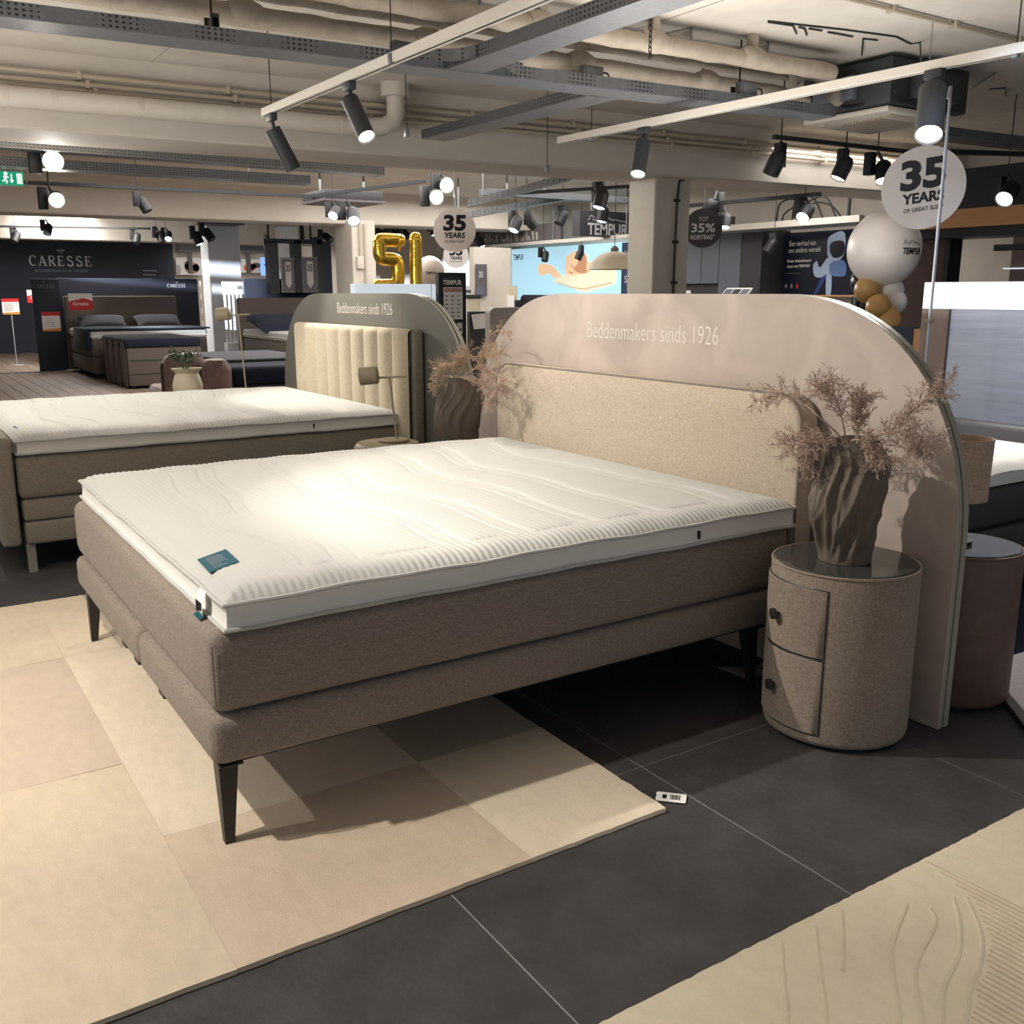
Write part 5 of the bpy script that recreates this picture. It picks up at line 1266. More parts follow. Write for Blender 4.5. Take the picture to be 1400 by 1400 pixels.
def round_sign(lab, c, r, ang, m, kind, roll=0, wire=3.02):
    t = thing('round_sign', lab, 'sign', c, GEN); f = face_n(c, ang, roll)
    obj('disc', MB().prism(circ(r), f, -.006, 0), m, t, smooth=False)
    if kind == '35':
        text('35', f, 'ink', t, wd=r * 1.08, ht=r * .74, at=(0, -.01), d=.001, bold=.045, align='C', shear=.06)
        text('YEARS', f, 'ink', t, wd=r * .98, ht=r * .26, at=(0, -r * .36), d=.001, bold=.04, align='C', shear=.06)
        text('OF GREAT SLEEP', f, 'ink', t, wd=r * .94, ht=r * .10, at=(0, -r * .56), d=.001, bold=.02, align='C')
    else:
        text('TOT', f, 'silver_txt', t, wd=r * .5, ht=r * .22, at=(0, r * .35), d=.001, align='C')
        text('35%', f, 'silver_txt', t, wd=r * 1.25, ht=r * .46, at=(0, -r * .22), d=.001, bold=.02, align='C')
        text('KORTING*', f, 'silver_txt', t, wd=r * 1.25, ht=r * .24, at=(0, -r * .58), d=.001, bold=.03, align='C')
    obj('hanging_wire', MB().cyl(f(0, r * .98, -.003), (f(0, r * .98, 0).x, f(0, r * .98, 0).y, wire), .003, n=6), 'galv', t)
    return t
D_ = lambda x, y: atan2(-y, -x) + pi / 2     # turn so that the face looks back to the aisle
round_sign('big grey round anniversary sign hanging beside the bent metal post', (-3.97, 5.68, 2.045), .252, radians(24), 'sign_mid', '35', radians(-6))
round_sign('pale round anniversary sign hanging over the lit counter, the upper of two', (-10.1, 5.8, 2.10), .245, radians(58), 'sign_grey', '35')
round_sign('pale round anniversary sign farther back, partly covered by the upper one', (-13.93, 8.02, 1.985), .20, radians(58), 'sign_grey', '35')
round_sign('dark round discount sign beside the concrete pillar', (-8.44, 8.1, 2.115), .215, radians(42), 'sign_dark', 'tot')
round_sign('narrow pale round sign seen edge-on left of the black hanging frames'.replace('left of', 'next to'), (-18.500, 6.536, 2.318), .22, radians(145), 'sign_grey', '35')
c = Vector((-4.53, 6.1, 1.70)); bt = sphere_balloon('huge white balloon with dark brand print below the grey round sign', c, .252, 'balloon_white')
dr = Vector((.44, -.86, .0)); dirn = Vector((-c.x, -c.y, 0)).normalized(); an = atan2(dirn.y, dirn.x) + pi / 2
def on_ball(r, a0, z0):
    def f(u, v, d):
        a = a0 + u / r; z = z0 + v; q = sqrt(max(1e-6, r * r - (z / 1.04) ** 2)) + d
        return c + Vector((cos(a) * q, sin(a) * q, z))
    return f
fb = on_ball(.253, an - pi / 2 + .50, -.045)
text('TEMPUR', fb, 'ink', bt, wd=.17, ht=.045, d=.002, bold=.03, shear=.15); wave_logo(fb, 'ink2', bt, .16, (.0, .06), .045, .002, .004)
for p, r, m, lab in (((-4.567, 6.000, 1.420), .092, 'balloon_gold', 'gold balloon at the upper edge of the balloon cluster'), ((-4.488, 6.150, 1.410), .095, 'balloon_white', 'white balloon under the huge white balloon'),
                     ((-4.426, 5.950, 1.300), .088, 'balloon_gold', 'gold balloon in the middle of the balloon cluster'), ((-4.444, 6.150, 1.334), .085, 'balloon_white', 'white balloon low in the cluster by the brown wall'),
                     ((-4.377, 6.000, 1.210), .09, 'balloon_gold', 'gold balloon lowest in the balloon cluster'), ((-4.794, 6.250, 1.474), .095, 'balloon_black', 'black balloon peeking out behind the upper gold balloon'),
                     ((-4.807, 6.300, 1.271), .135, 'balloon_black', 'large black balloon low behind the gold balloons'), ((-5.120, 6.700, 1.491), .12, 'balloon_black', 'dark balloon behind the cluster near the poster')):
    sphere_balloon(lab, p, r, m, string='poster' in lab)
t = thing('balloon_column', 'slim silver balloon stand pole behind the limewashed screen', 'stand', (-4.75, 6.2, 0))
obj('pole', MB().cyl((-4.78, 6.15, .012), (-4.78, 6.15, 1.46), .012, n=10), 'galv', t); obj('foot', MB().lathe([(.2, .001), (.2, .012), (.02, .02)], (-4.78, 6.15, 0), 24), 'galv', t)
obj('pole', MB().cyl((-4.55, 6.12, .012), (-4.55, 6.12, 1.46), .01, n=10), 'galv', t)
c = Vector((-10.153, 5.500, 1.638)); bt2 = sphere_balloon('white balloon with small brand print behind the gold digits', c, .165, 'balloon_white', string=True)
an = atan2(-c.y, -c.x); f2 = on_ball(.166, an - .35, -.035); text('TEMPUR', f2, 'ink', bt2, wd=.13, ht=.028, d=.002, bold=.02)
# big dark brand sign
a = (-12.800, 9.628, 2.669); b = (-12.800, 10.795, 2.281)
t = thing('brand_sign', 'dark hanging brand sign above the lit sleeping scene', 'sign', (-12.8, a[1], b[2]))
obj('sign_box', MB().box((-13.0, a[1], b[2]), (-12.8, b[1] + .05, a[2])), 'sign_dark', t, smooth=False)
f = face_x((-12.8, 0, 0)); pa = (-12.800, 9.781, 2.297); pb = (-12.800, 10.601, 2.482)
text('TEMPUR', f, 'silver_txt', t, wd=pb[1] - pa[1], ht=pb[2] - pa[2], at=(pa[1], pa[2]), d=.004, bold=.02); wave_logo(f, 'silver_txt', t, pb[1] - pa[1], (pa[1], pb[2] + .02), .11, .004, .012)
obj('hanger', MB().cyl((-12.9, a[1] + .3, a[2]), (-12.9, a[1] + .3, 3.02), .01), 'galv', t); obj('hanger', MB().cyl((-12.9, b[1] - .1, a[2]), (-12.9, b[1] - .1, 3.02), .01), 'galv', t)
# lit picture wall: a plain sleeping scene
Y = 10.8
a = (-16.608, 10.800, 2.228); b = (-13.177, 10.800, 2.108)
t = thing('lit_picture_wall', 'large backlit picture of a head resting on a cream pillow against blue', 'light box', (-15, 10.8, 0))
M['lit_blue'] = mat('lit_blue', (.3, .6, .8), .4, emit=.74, ecol=srgb(190, 232, 248)[:3]); M['lit_cream'] = mat('lit_cream', (.8, .75, .6), .4, emit=.62, ecol=srgb(244, 236, 200)[:3])
M['lit_skin'] = mat('lit_skin', (.8, .5, .3), .4, emit=.66, ecol=srgb(244, 208, 172)[:3]); M['lit_hair'] = mat('lit_hair', (.6, .3, .2), .4, emit=.5, ecol=srgb(202, 150, 108)[:3]); M['lit_white'] = mat('lit_white', (.9, .9, .9), .4, emit=.9, ecol=(.95, .98, 1)); M['lit_navy'] = mat('lit_navy', (.03, .05, .1), .4, emit=.05, ecol=(.2, .3, .6))
obj('lit_panel', MB().box((-16.65, 10.85, .6), (-12.0, 11.0, 2.23)), 'lit_blue', t, smooth=False)
obj('lower_cabinet', MB().box((-16.65, 10.82, 0), (-12.0, 11.0, .598)), 'sign_dark', t, smooth=False)
f = face_y((0, 10.85, 0))
def poly_px(pts): return [(x, z) for x, y, z in pts]
def blob(nm, pts, m, d): return obj(nm, MB().prism([(v.x, v.z) for v in spline([Vector((p[0], 0, p[2])) for p in pts] + [Vector((pts[0][0], 0, pts[0][2]))], 5)[:-1]], f, d, d + .004), m, t, smooth=False)
blob('pillow_print', [(-15.023, 10.850, 1.690), (-14.462, 10.850, 1.760), (-13.461, 10.850, 1.780), (-13.359, 10.850, 1.693), (-13.413, 10.850, 1.547), (-13.919, 10.850, 1.450), (-14.344, 10.850, 1.413), (-14.905, 10.850, 1.558), (-15.207, 10.850, 1.587)], 'lit_cream', .002)
blob('hand_print', [(-15.691, 10.850, 1.915), (-15.521, 10.850, 1.938), (-15.212, 10.850, 1.878), (-15.047, 10.850, 1.770), (-14.954, 10.850, 1.689), (-15.185, 10.850, 1.666), (-15.328, 10.850, 1.748), (-15.615, 10.850, 1.712), (-15.714, 10.850, 1.808)], 'lit_skin', .007)
blob('head_print', [(-14.802, 10.850, 2.050), (-14.471, 10.850, 2.129), (-14.189, 10.850, 2.045), (-14.162, 10.850, 1.843), (-14.245, 10.850, 1.744), (-14.637, 10.850, 1.698), (-14.819, 10.850, 1.766)], 'lit_skin', .012)
blob('hair_print', [(-14.515, 10.850, 2.118), (-14.254, 10.850, 2.084), (-14.165, 10.850, 1.931), (-13.954, 10.850, 1.926), (-14.076, 10.850, 1.778), (-14.331, 10.850, 1.732), (-14.551, 10.850, 1.813), (-14.423, 10.850, 1.938)], 'lit_hair', .017)
e_ = (-14.619, 10.850, 1.865)
for nm, pts, m_ in (('eyelid_print', [(-14.642, 10.850, 1.892), (-14.574, 10.850, 1.852), (-14.551, 10.850, 1.800)], 'lit_hair'), ('lip_print', [(-14.706, 10.850, 1.777), (-14.639, 10.850, 1.750), (-14.572, 10.850, 1.749)], 'lit_hair'), ('pillow_seam', [(-15.090, 10.850, 1.586), (-14.566, 10.850, 1.491), (-14.238, 10.850, 1.464), (-13.454, 10.850, 1.572)], 'lit_hair')):
    obj(nm, MB().ribbon([(q[0], q[2]) for q in pts], .025 if nm != 'pillow_seam' else .012, f, .021, .023), m_, t, smooth=False)
blob('shoulder_print', [(-14.186, 10.850, 1.919), (-13.934, 10.850, 1.938), (-14.013, 10.850, 1.802), (-14.160, 10.850, 1.767)], 'lit_skin', .02)
pa = (-16.579, 10.850, 2.019); text('TEMPUR', f, 'cabinet', t, wd=.36, ht=.11, at=(pa[0], pa[2]), d=.004, bold=.02)
p = (-13.209, 10.850, 1.364); q = (-13.242, 10.850, 2.219)
ip = obj('text_panel', MB().box((p[0], 10.83, p[2]), (p[0] + 1.0, 10.85, q[2])), 'lit_navy', t, smooth=False)
f = face_y((p[0], 10.83, p[2])); 
for k, (tx, v) in enumerate((('ERVAAR', .98), ('100', .62), ('DRUKVRIJ', .40), ('SLAPEN', .2))): text(tx, f, 'white_txt', ip, ht=.12, at=(.09, v * .98), d=.003, bold=.01)
# beam above the lit wall, with printed frieze
t = thing('soffit_rail', 'pale soffit rail with a dark printed frieze above the lit sleeping scene', 'rail', (-15, 10.3, 2.3))
a = (-16.976, 10.300, 2.272); b = (-12.356, 10.300, 2.236)
obj('rail', MB().box((a[0] - 1, 10.25, 2.245), (-12.1, 10.35, 2.30)), 'track_white', t, smooth=False)
obj('frieze', MB().box((a[0] - 1, 10.34, 2.31), (-14.3, 10.40, 2.60)), 'ink2', t, smooth=False)
mb = MB(); rn = random.Random(5); f = face_y((0, 10.34, 0))
for k in range(26):
    x = a[0] - .6 + k * .1 + rn.uniform(-.03, .03); h_ = rn.uniform(.06, .2); mb.prism([(x, 2.33), (x + .06, 2.33), (x + .06 + rn.uniform(-.05, .05), 2.33 + h_), (x + rn.uniform(-.05, .05), 2.33 + h_)], f, .001, .003)
obj('frieze_print', mb, 'sign_grey', t, smooth=False)['kind'] = 'stuff'
for x in (-16.5, -14.5, -12.5): obj('hanger', MB().cyl((x, 10.33, 2.30), (x, 10.33, 3.02), .012), 'galv', t)
# pendant lamp
c = Vector((-10.518, 8.500, 1.802)); t = thing('pendant_lamp', 'beige half dome pendant lamp hanging before the lit sleeping scene', 'lamp', c)
obj('shade', MB().lathe([(.345, -.10), (.34, -.095), (.30, .0), (.22, .08), (.12, .125), (.05, .135)], c, 40, None, False, True), 'cream_metal', t); obj('cap', MB().lathe([(.05, .13), (.055, .17), (.03, .20), (.008, .21)], c, 24), 'ink2', t)
obj('cord', MB().cyl(c + Vector((0, 0, .2)), (c.x, c.y, 3.02), .005, n=6), 'black', t)
# price display stand with brochures
t = thing('price_stand', 'black price display stand with brand header and printed price sheet', 'display stand', (-7.6, 4.33, 0))
obj('panel', MB().box((-7.66, 4.20, .012), (-7.6, 4.475, 1.57), .004), 'dark_board', t, smooth=False); obj('foot', MB().box((-7.85, 4.18, 0), (-7.45, 4.5, .014), .003), 'dark_board', t, smooth=False)
f = face_x((-7.6, 4.20, 0))
text('TEMPUR', f, 'white_txt', t, wd=.19, ht=.042, at=(.04, 1.465), d=.001, bold=.03); wave_logo(f, 'dim_txt', t, .17, (.045, 1.515), .02, .001, .003)
sh = obj('price_sheet', MB().prism([(.045, 1.17), (.235, 1.17), (.235, 1.445), (.045, 1.445)], f, .001, .004), 'paper', t, smooth=False)
mb = MB(); rn = random.Random(8)
for k in range(6):
    for q in range(3): mb.prism([(.06 + q * .06, 1.19 + .035 * k), (.06 + q * .06 + rn.uniform(.015, .04), 1.19 + .035 * k), (.06 + q * .06 + rn.uniform(.015, .04), 1.20 + .035 * k), (.06 + q * .06, 1.20 + .035 * k)], f, .004, .0045)
obj('print_lines', mb, 'ink2', sh, smooth=False)['kind'] = 'stuff'
obj('red_header', MB().prism([(.05, 1.405), (.23, 1.405), (.23, 1.438), (.05, 1.438)], f, .004, .0045), 'skin_print', sh, smooth=False)
for k, (u, v, w_, h_, m) in enumerate(((.07, 1.03, .10, .10, 'skin_print'), (.175, 1.04, .05, .10, 'paper'), (.11, .935, .12, .09, 'sign_grey'))):
    t2 = thing('brochure', ['terracotta brochure on the black price display stand', 'white slim brochure beside the terracotta brochure', 'grey illustrated brochure lowest on the price display stand'][k], 'brochure', f(u, v, .01), 'brochures on the price stand')
    obj('cover', MB().prism([(u, v), (u + w_, v), (u + w_, v + h_), (u, v + h_)], f, .004, .012), m, t2, smooth=False)
    obj('title_block', MB().prism([(u + w_ * .3, v + h_ * .3), (u + w_ * .8, v + h_ * .3), (u + w_ * .8, v + h_ * .5), (u + w_ * .3, v + h_ * .5)], f, .012, .0125), 'ink2', t2, smooth=False)
obj('brochure_ledge', MB().prism([(.05, .915), (.25, .915), (.25, .93), (.05, .93)], f, .0, .03), 'white', t, smooth=False)
# grey info stand with slanted white sheet
t = thing('info_stand', 'dark grey information stand with slanted white leaflet between the screens', 'display stand', (-9.3, 5.6, 0))
a = (-9.300, 5.516, 1.198); b = (-9.300, 5.755, 0.605)
obj('panel', MB().box((-9.36, a[1], .01), (-9.3, a[1] + .36, a[2]), .004), 'sign_dark', t, smooth=False); obj('foot', MB().box((-9.5, a[1], 0), (-9.1, a[1] + .36, .012)), 'sign_dark', t, smooth=False)
f = face_n((-9.28, a[1] + .04, a[2] - .19), radians(90), radians(-4))
sh = obj('leaflet', MB().prism([(0, 0), (.27, .0), (.27, .16), (-.02, .16)], f, 0, .004), 'paper', t, smooth=False)
obj('leaflet_print', MB().prism([(.16, .09), (.24, .09), (.24, .13), (.15, .13)], f, .004, .0045), 'skin_print', sh, smooth=False)
text('TEMPUR', face_x((-9.3, a[1] + .04, a[2] - .46)), 'dim_txt', t, wd=.16, ht=.035, d=.002, bold=.02)
# small things in the gap: white boxes, poster, easel card
t = thing('wall_poster', 'dark anniversary poster on the beige wall between the screens', 'poster', (-14.500, 8.747, 1.303)); a = (-14.500, 8.738, 1.869); b = (-14.500, 8.951, 1.339)
obj('sheet', MB().box((-14.53, a[1], b[2]), (-14.5, b[1], a[2])), 'ink2', t, smooth=False); f = face_x((-14.5, a[1], b[2])); text('35', f, 'silver_txt', t, wd=.08, ht=.10, at=(.05, .31), d=.002, bold=.02); obj('print_shape', MB().prism([(.0, .02), (.16, .02), (.16, .14), (.08, .19), (0, .15)], f, .001, .003), 'cabinet', t, smooth=False)
tag(obj('wall_panel', MB().box((-14.7, (-14.600, 8.727, 1.979)[1], .0), (-14.56, (-14.600, 9.479, 1.993)[1], 2.15)), 'beam', None, smooth=False), 'beige partition panel carrying the dark anniversary poster', 'panel')
t = thing('storage_box', 'white square box under the anniversary poster', 'box', (-11.500, 6.878, 1.160)); a = (-11.500, 6.777, 1.324); b = (-11.500, 6.993, 1.110)
obj('box_body', MB().box((-11.8, a[1], b[2] - .6), (-11.5, b[1], a[2]), .01), 'cream', t); obj('dark_lid', MB().box((-11.81, a[1] - .01, a[2]), (-11.49, b[1] + .01, a[2] + .05), .005), 'sign_dark', t)
t = thing('sideboard', 'dark sideboard under the white square box', 'cabinet', (-11.6, 7, 0)); obj('cabinet_body', MB().box((-12.0, a[1] - .2, .02), (-11.4, b[1] + .5, b[2] - .602), .01), 'sign_dark', t); obj('plinth', MB().box((-11.95, a[1] - .15, 0), (-11.45, b[1] + .45, .02)), 'black', t, smooth=False)
t = thing('table_card', 'white framed card standing on the dark lid of the square box', 'card', (-11.600, 6.859, 1.352)); a = (-11.600, 6.815, 1.486); b = (-11.600, 6.928, 1.361)
z0 = (-11.500, 6.777, 1.324)[2] + .052
obj('card_sheet', MB().box((-11.66, a[1], z0), (-11.64, b[1] + .02, z0 + .11)), 'paper', t, smooth=False); obj('print_shape', MB().box((-11.64, a[1] + .02, z0 + .02), (-11.637, b[1], z0 + .06)), 'cabinet', t, smooth=False)
t = thing('price_stand', 'slim black price stand with white sheets before the lit sleeping scene', 'display stand', (-14.955, 9.600, 1.145)); a = (-15.123, 9.600, 1.655); b = (-14.883, 9.600, 1.171)
obj('panel', MB().box((a[0], 9.6, .012), (b[0], 9.63, a[2])), 'dark_board', t, smooth=False); obj('foot', MB().box((a[0] - .05, 9.5, 0), (b[0] + .05, 9.75, .014)), 'dark_board', t, smooth=False); f = face_y((a[0], 9.6, b[2]))
W_ = b[0] - a[0]; obj('price_sheet', MB().prism([(.03, .06), (W_ - .03, .06), (W_ - .03, .33), (.03, .33)], f, .001, .004), 'paper', t, smooth=False); obj('brand_plate', MB().prism([(.03, .42), (W_ - .03, .42), (W_ - .03, .48), (.03, .48)], f, .001, .004), 'paper', t, smooth=False)
t = thing('leaflet_rack', 'small rack of leaflets beside the slim black price stand', 'rack', (-14.409, 9.400, 1.215)); a = (-14.596, 9.400, 1.450); b = (-14.294, 9.400, 1.154)
obj('holder', MB().box((a[0], 9.42, .0), (b[0], 9.5, b[2] + .12)), 'dark_board', t, smooth=False); obj('leaflet', MB().box((a[0] + .01, 9.40, b[2] + .0), (b[0] - .06, 9.415, b[2] + .2)), 'paper', t, smooth=False); obj('leaflet', MB().box((a[0] + .02, 9.43, b[2] + .12), (b[0] - .02, 9.445, b[2] + .36)), 'cream', t, smooth=False)
# grey rounded headboard behind the limewashed screen and navy one
t = thing('upright_headboard', 'pale grey headboard with rounded corners behind the limewashed screen', 'headboard', (-8.6, 6.0, 0)); a = (-8.800, 5.468, 1.244); b = (-8.800, 6.022, 1.239)
P = rrect(b[1] - a[1], a[2] - .02, .06, 6, a[1], .02); obj('padded_board', MB().prism(P, lambda u, v, d: Vector((d, u, v)), -8.9, -8.8), 'sign_grey', t); obj('foot', MB().box((-9.0, a[1] + .05, 0), (-8.7, b[1] - .05, .022)), 'dark_metal', t, smooth=False)
t = thing('upright_headboard', 'dark slate headboard with rounded corners before the lit sleeping scene', 'headboard', (-13, 9.6, 0)); a = (-14.761, 9.800, 1.362); b = (-11.826, 9.800, 1.367)
P = rrect(b[0] - a[0], a[2] - .02, .12, 6, a[0], .02); obj('padded_board', MB().prism(P, lambda u, v, d: Vector((u, d, v)), 9.8, 9.9), 'cabinet_dark', t); obj('foot', MB().box((a[0] + .1, 9.7, 0), (b[0] - .1, 10.0, .022)), 'dark_metal', t, smooth=False)
# curved grey cabinets beyond the pillar
t = thing('wall_cabinet', 'tall grey wall cabinets beside the round discount sign', 'cabinet', (-10.6, 10.5, 0))
a = (-11.509, 10.500, 2.247); b = (-9.767, 10.500, 2.167); z1 = a[2]; x0, x1 = a[0], b[0]
nb = (-11.291, 10.500, 1.530)[2]; xs = [x0, (-10.950, 10.500, 2.138)[0], (-10.589, 10.500, 2.123)[0], (-10.158, 10.500, 2.105)[0], x1]
obj('carcass', MB().box((x0, 10.56, .02), (x1, 11.05, z1)), 'cabinet_dark', t, smooth=False)
for k, (p, q) in enumerate(zip(xs, xs[1:])):
    lo = nb if k < 2 else .05
    obj('door', MB().box((p + .006, 10.5, lo), (q - .006, 10.555, z1 - .01), .004), 'cabinet' if k < 3 else 'cabinet_dark', t, smooth=False)
obj('shelf', MB().box((x0, 10.45, nb - .55), (xs[2], 10.56, nb - .5)), 'cabinet_dark', t, smooth=False)
for k, (px, lab, m) in enumerate(((938, 'small white anniversary card in the cabinet niche', 'paper'), (950, 'dark photo card in the cabinet niche', 'cabinet_dark'), (957, 'white photo card in the cabinet niche', 'sign_grey'))):
    p = Vector((-11.207, 10.460, 1.357)) if k == 0 else (Vector((-11.048, 10.460, 1.357)) if k == 1 else Vector((-10.939, 10.460, 1.357)))
    zz = nb - .499; t = thing('photo_card', lab, 'card', (p.x, 10.47, zz), 'cards in the cabinet niche')
    hgt = .40 if k == 0 else .30
    obj('card_sheet', MB().box((p.x, 10.46, zz), (p.x + .09, 10.475, zz + hgt)), m, t, smooth=False); obj('print_shape', MB().box((p.x + .02, 10.456, zz + hgt - .12), (p.x + .07, 10.46, zz + hgt - .04)), 'red' if k == 0 else 'white', t, smooth=False)
a = (-9.746, 9.600, 1.371); b = (-9.245, 9.600, 1.437)
t = thing('picture_board', 'tilted display tray with three grey photo cards behind the limewashed screen', 'display', (a[0], 9.6, 0))
f = lambda u, v, d: Vector((a[0] + u, 9.6 + v * .75 - d * .6, a[2] - .12 + v * .66 + d * .75))
obj('board', MB().prism([(0, 0), (.46, 0), (.46, .32), (0, .32)], f, -.02, 0), 'white', t, smooth=False)
for k in range(3): obj('photo', MB().prism([(.02 + k * .15, .03), (.15 + k * .15, .03), (.15 + k * .15, .29), (.02 + k * .15, .29)], f, .001, .004), ('cabinet', 'cabinet_dark', 'cabinet')[k], t, smooth=False)
obj('leg', MB().cyl((a[0] + .23, 9.7, 0), (a[0] + .23, 9.7, a[2] - .05), .02), 'dark_metal', t); obj('foot', MB().lathe([(.16, .001), (.16, .012), (.02, .02)], (a[0] + .23, 9.7, 0), 24), 'dark_metal', t)
# spaceman poster
a = (-9.735, 10.900, 2.207); b = (-9.722, 10.900, 1.370); W_, H_ = 1.75, a[2] - b[2]
t = thing('wall_poster', 'wide dark blue poster with Dutch text and a floating white space suit', 'poster', (a[0] + W_ / 2, 10.9, b[2]))
M['poster_navy'] = mat('poster_navy', srgb(24, 28, 46), .22, spec=.6); M['suit'] = mat('suit_print', srgb(168, 186, 214), .5); M['suit2'] = mat('suit_shade_print', srgb(92, 122, 176), .5); M['beam_blue'] = mat('blue_streak_print', srgb(38, 58, 130), .5)
obj('sheet', MB().box((a[0], 10.9, b[2]), (a[0] + W_, 10.94, a[2])), 'poster_navy', t, smooth=False)
obj('lower_trim', MB().box((a[0], 10.89, b[2] - .025), (a[0] + W_, 10.94, b[2])), 'wood_orange', t, smooth=False)
f = face_y((a[0], 10.9, b[2])); s_ = H_ / 84
T_ = lambda px, py: ((px - 1071) * s_ , (402 - py) * s_ + (px - 1071) * -.0)
def pb(nm, pts, m, d): return obj(nm, MB().prism([(v.x, v.y) for v in spline([Vector((*T_(*p), 0)) for p in pts] + [Vector((*T_(*pts[0]), 0))], 4)[:-1]], f, d, d + .003), m, t, smooth=False)
q = T_(1081, 336); text('Een verhaal van', f, 'white_txt', t, wd=46 * s_, ht=7 * s_, at=q, d=.002); q = T_(1080, 345); text('een andere wereld', f, 'white_txt', t, wd=55 * s_, ht=7 * s_, at=q, d=.002)
q = T_(1079, 359); text('Ervaar drukverlagend', f, 'white_txt', t, wd=41 * s_, ht=5 * s_, at=q, d=.002, bold=.02); q = T_(1079, 366); text('slapen met TEMPUR®', f, 'white_txt', t, wd=40 * s_, ht=5 * s_, at=q, d=.002, bold=.02)
obj('rule_line', MB().prism([T_(1079, 373), T_(1103, 373), T_(1103, 372.4), T_(1079, 372.4)], f, .002, .004), 'dim_txt', t, smooth=False)
for u, m in ((1079, 'dim_txt'), (1089, 'dim_txt'), (1099, 'red')): pb('badge', [(u - 2.4, 390), (u, 386.5), (u + 2.4, 390), (u, 393.5)], m, .002)
pb('streak', [(1128, 402), (1134, 400), (1152, 372), (1146, 370)], 'beam_blue', .002)
pb('suit_arm', [(1125, 362), (1131, 357), (1137, 366), (1150, 352), (1158, 360), (1146, 376), (1134, 379), (1127, 374)], 'suit', .005)
pb('suit_helmet', [(1148, 350), (1147, 330), (1155, 323), (1170, 320), (1176, 330), (1174, 352), (1160, 358)], 'suit', .008)
pb('suit_visor', [(1152, 346), (1152, 336), (1160, 332), (1174, 334), (1174, 350), (1160, 354)], 'poster_navy', .011)
pb('suit_body', [(1152, 362), (1165, 356), (1178, 360), (1180, 376), (1165, 378), (1154, 374)], 'suit2', .006)
pb('suit_leg', [(1148, 372), (1156, 370), (1158, 400), (1150, 402)], 'suit', .004)
# rails above the poster with loose cables
t = thing('soffit_rail', 'pale horizontal soffit rail above the spaceman poster with black cable nest', 'rail', (-9.4, 10.3, 2.3))
obj('rail', MB().box((-11.4, 10.25, 2.24), (-8.0, 10.35, 2.32)), 'track_white', t, smooth=False); obj('lower_strip', MB().box((-11.4, 10.22, 2.20), (-8.0, 10.30, 2.235)), 'black', t, smooth=False)
obj('box', MB().box((-11.3, 10.36, 2.34), (-10.4, 10.6, 2.46)), 'ink2', t, smooth=False)
rn = random.Random(12)
for k in range(5):
    x = -9.4 + .15 * k + rn.uniform(-.08, .08); obj('loop_cable', MB().tube(spline([(x, 10.35, 2.33), (x + .1, 10.3, 2.42 + rn.uniform(0, .2)), (x + .35, 10.32, 2.44 + rn.uniform(0, .2)), (x + .5, 10.35, 2.33)], 6), .012, 6), 'black', t)
for x in (-11.2, -8.2): obj('hanger', MB().cyl((x, 10.3, 2.32), (x, 10.3, 3.02), .02), 'black', t)

# ================================================================== SPOTLIGHTS AND TRACKS OF THE REAR SHOP
for p, q, lab in (((-13.000, 1.257, 2.621), (-13.000, 5.395, 2.651), 'black lighting track beyond the first beam, carrying the small unlit spotlight'), ((-17.500, 1.947, 2.616), (-17.500, 4.875, 2.584), 'black lighting track over the navy stand, the upper one'),
               ((-21.000, 2.308, 2.583), (-21.000, 5.081, 2.636), 'black lighting track over the navy stand, the lower one'), ((-11.000, 7.176, 2.624), (-10.000, 8.315, 2.692), 'black lighting track next to the dark brand sign'),
               ((-9.287, 8.600, 2.416), (-7.241, 8.600, 2.395), 'black lighting track beside the round discount sign'), ((-5.525, 8.267, 2.600), (-5.250, 8.952, 2.600), 'black lighting track before the dark soffit'),
               ((-12.600, 5.025, 2.602), (-11.600, 6.222, 2.774), 'black lighting track rising towards the two glaring spotlights')):
    track(lab, p, q, 'black', .05, .04)
for p, q, lab in (((-9.400, 0.939, 2.562), (-9.400, 4.541, 2.555), 'long grey cable tray right behind the first beam, upper one'), ((-10.200, 1.002, 2.501), (-10.200, 4.075, 2.514), 'long grey cable tray behind the first beam, lower one'),
               ((-10.600, 6.280, 2.411), (-10.000, 7.372, 2.725), 'pale cable tray rising toward the concrete pillar'), ((-12.000, 7.346, 2.720), (-12.000, 9.986, 2.727), 'pale cable tray crossing behind the pendant lamp'), ((-13.000, 7.202, 2.392), (-12.000, 8.850, 2.736), 'farther pale cable tray above the round signs')):
    t = thing('cable_tray', lab, 'cable tray', p, 'rear cable trays'); p, q = Vector(p), Vector(q); d = (q - p).normalized(); s = d.cross(Vector((0, 0, 1))).normalized() * .1
    for nm, o0, o1, z0, z1, m in (('side_rail', -1.0, -.96, 0, .08, 'steel'), ('side_rail', .96, 1.0, 0, .08, 'steel'), ('tray_floor', -1, 1, -.006, 0, 'galv')):
        mb = MB(); mb.skin([mb.ring([e + s * o0 + Vector((0, 0, z0)), e + s * o1 + Vector((0, 0, z0)), e + s * o1 + Vector((0, 0, z1)), e + s * o0 + Vector((0, 0, z1))]) for e in (p, q)]); obj(nm, mb, m, t, smooth=False)
    for e in (p.lerp(q, .15), p.lerp(q, .8)): obj('hanger', MB().cyl(e, (e.x, e.y, 3.02), .012, n=6), 'galv', t)
G2 = 'small black spotlights of the rear shop'
def glare(lab, p, d, e, r=.06):
    p = Vector(p); b, dd = spot_bell(lab, p + Vector((0, 0, .10)), d, 1.5, True, 'lens_far', G2)
    lamp('SPOT', b + dd * .03, d, e, WARM, .05, 110, .6)
    obj('stem', MB().cyl(p + Vector((0, 0, .10)), (p.x, p.y, 3.02), .012, n=6), 'black', bpy.data.objects[[o for o in bpy.data.objects.keys() if o.startswith('track_spotlight')][-1]])
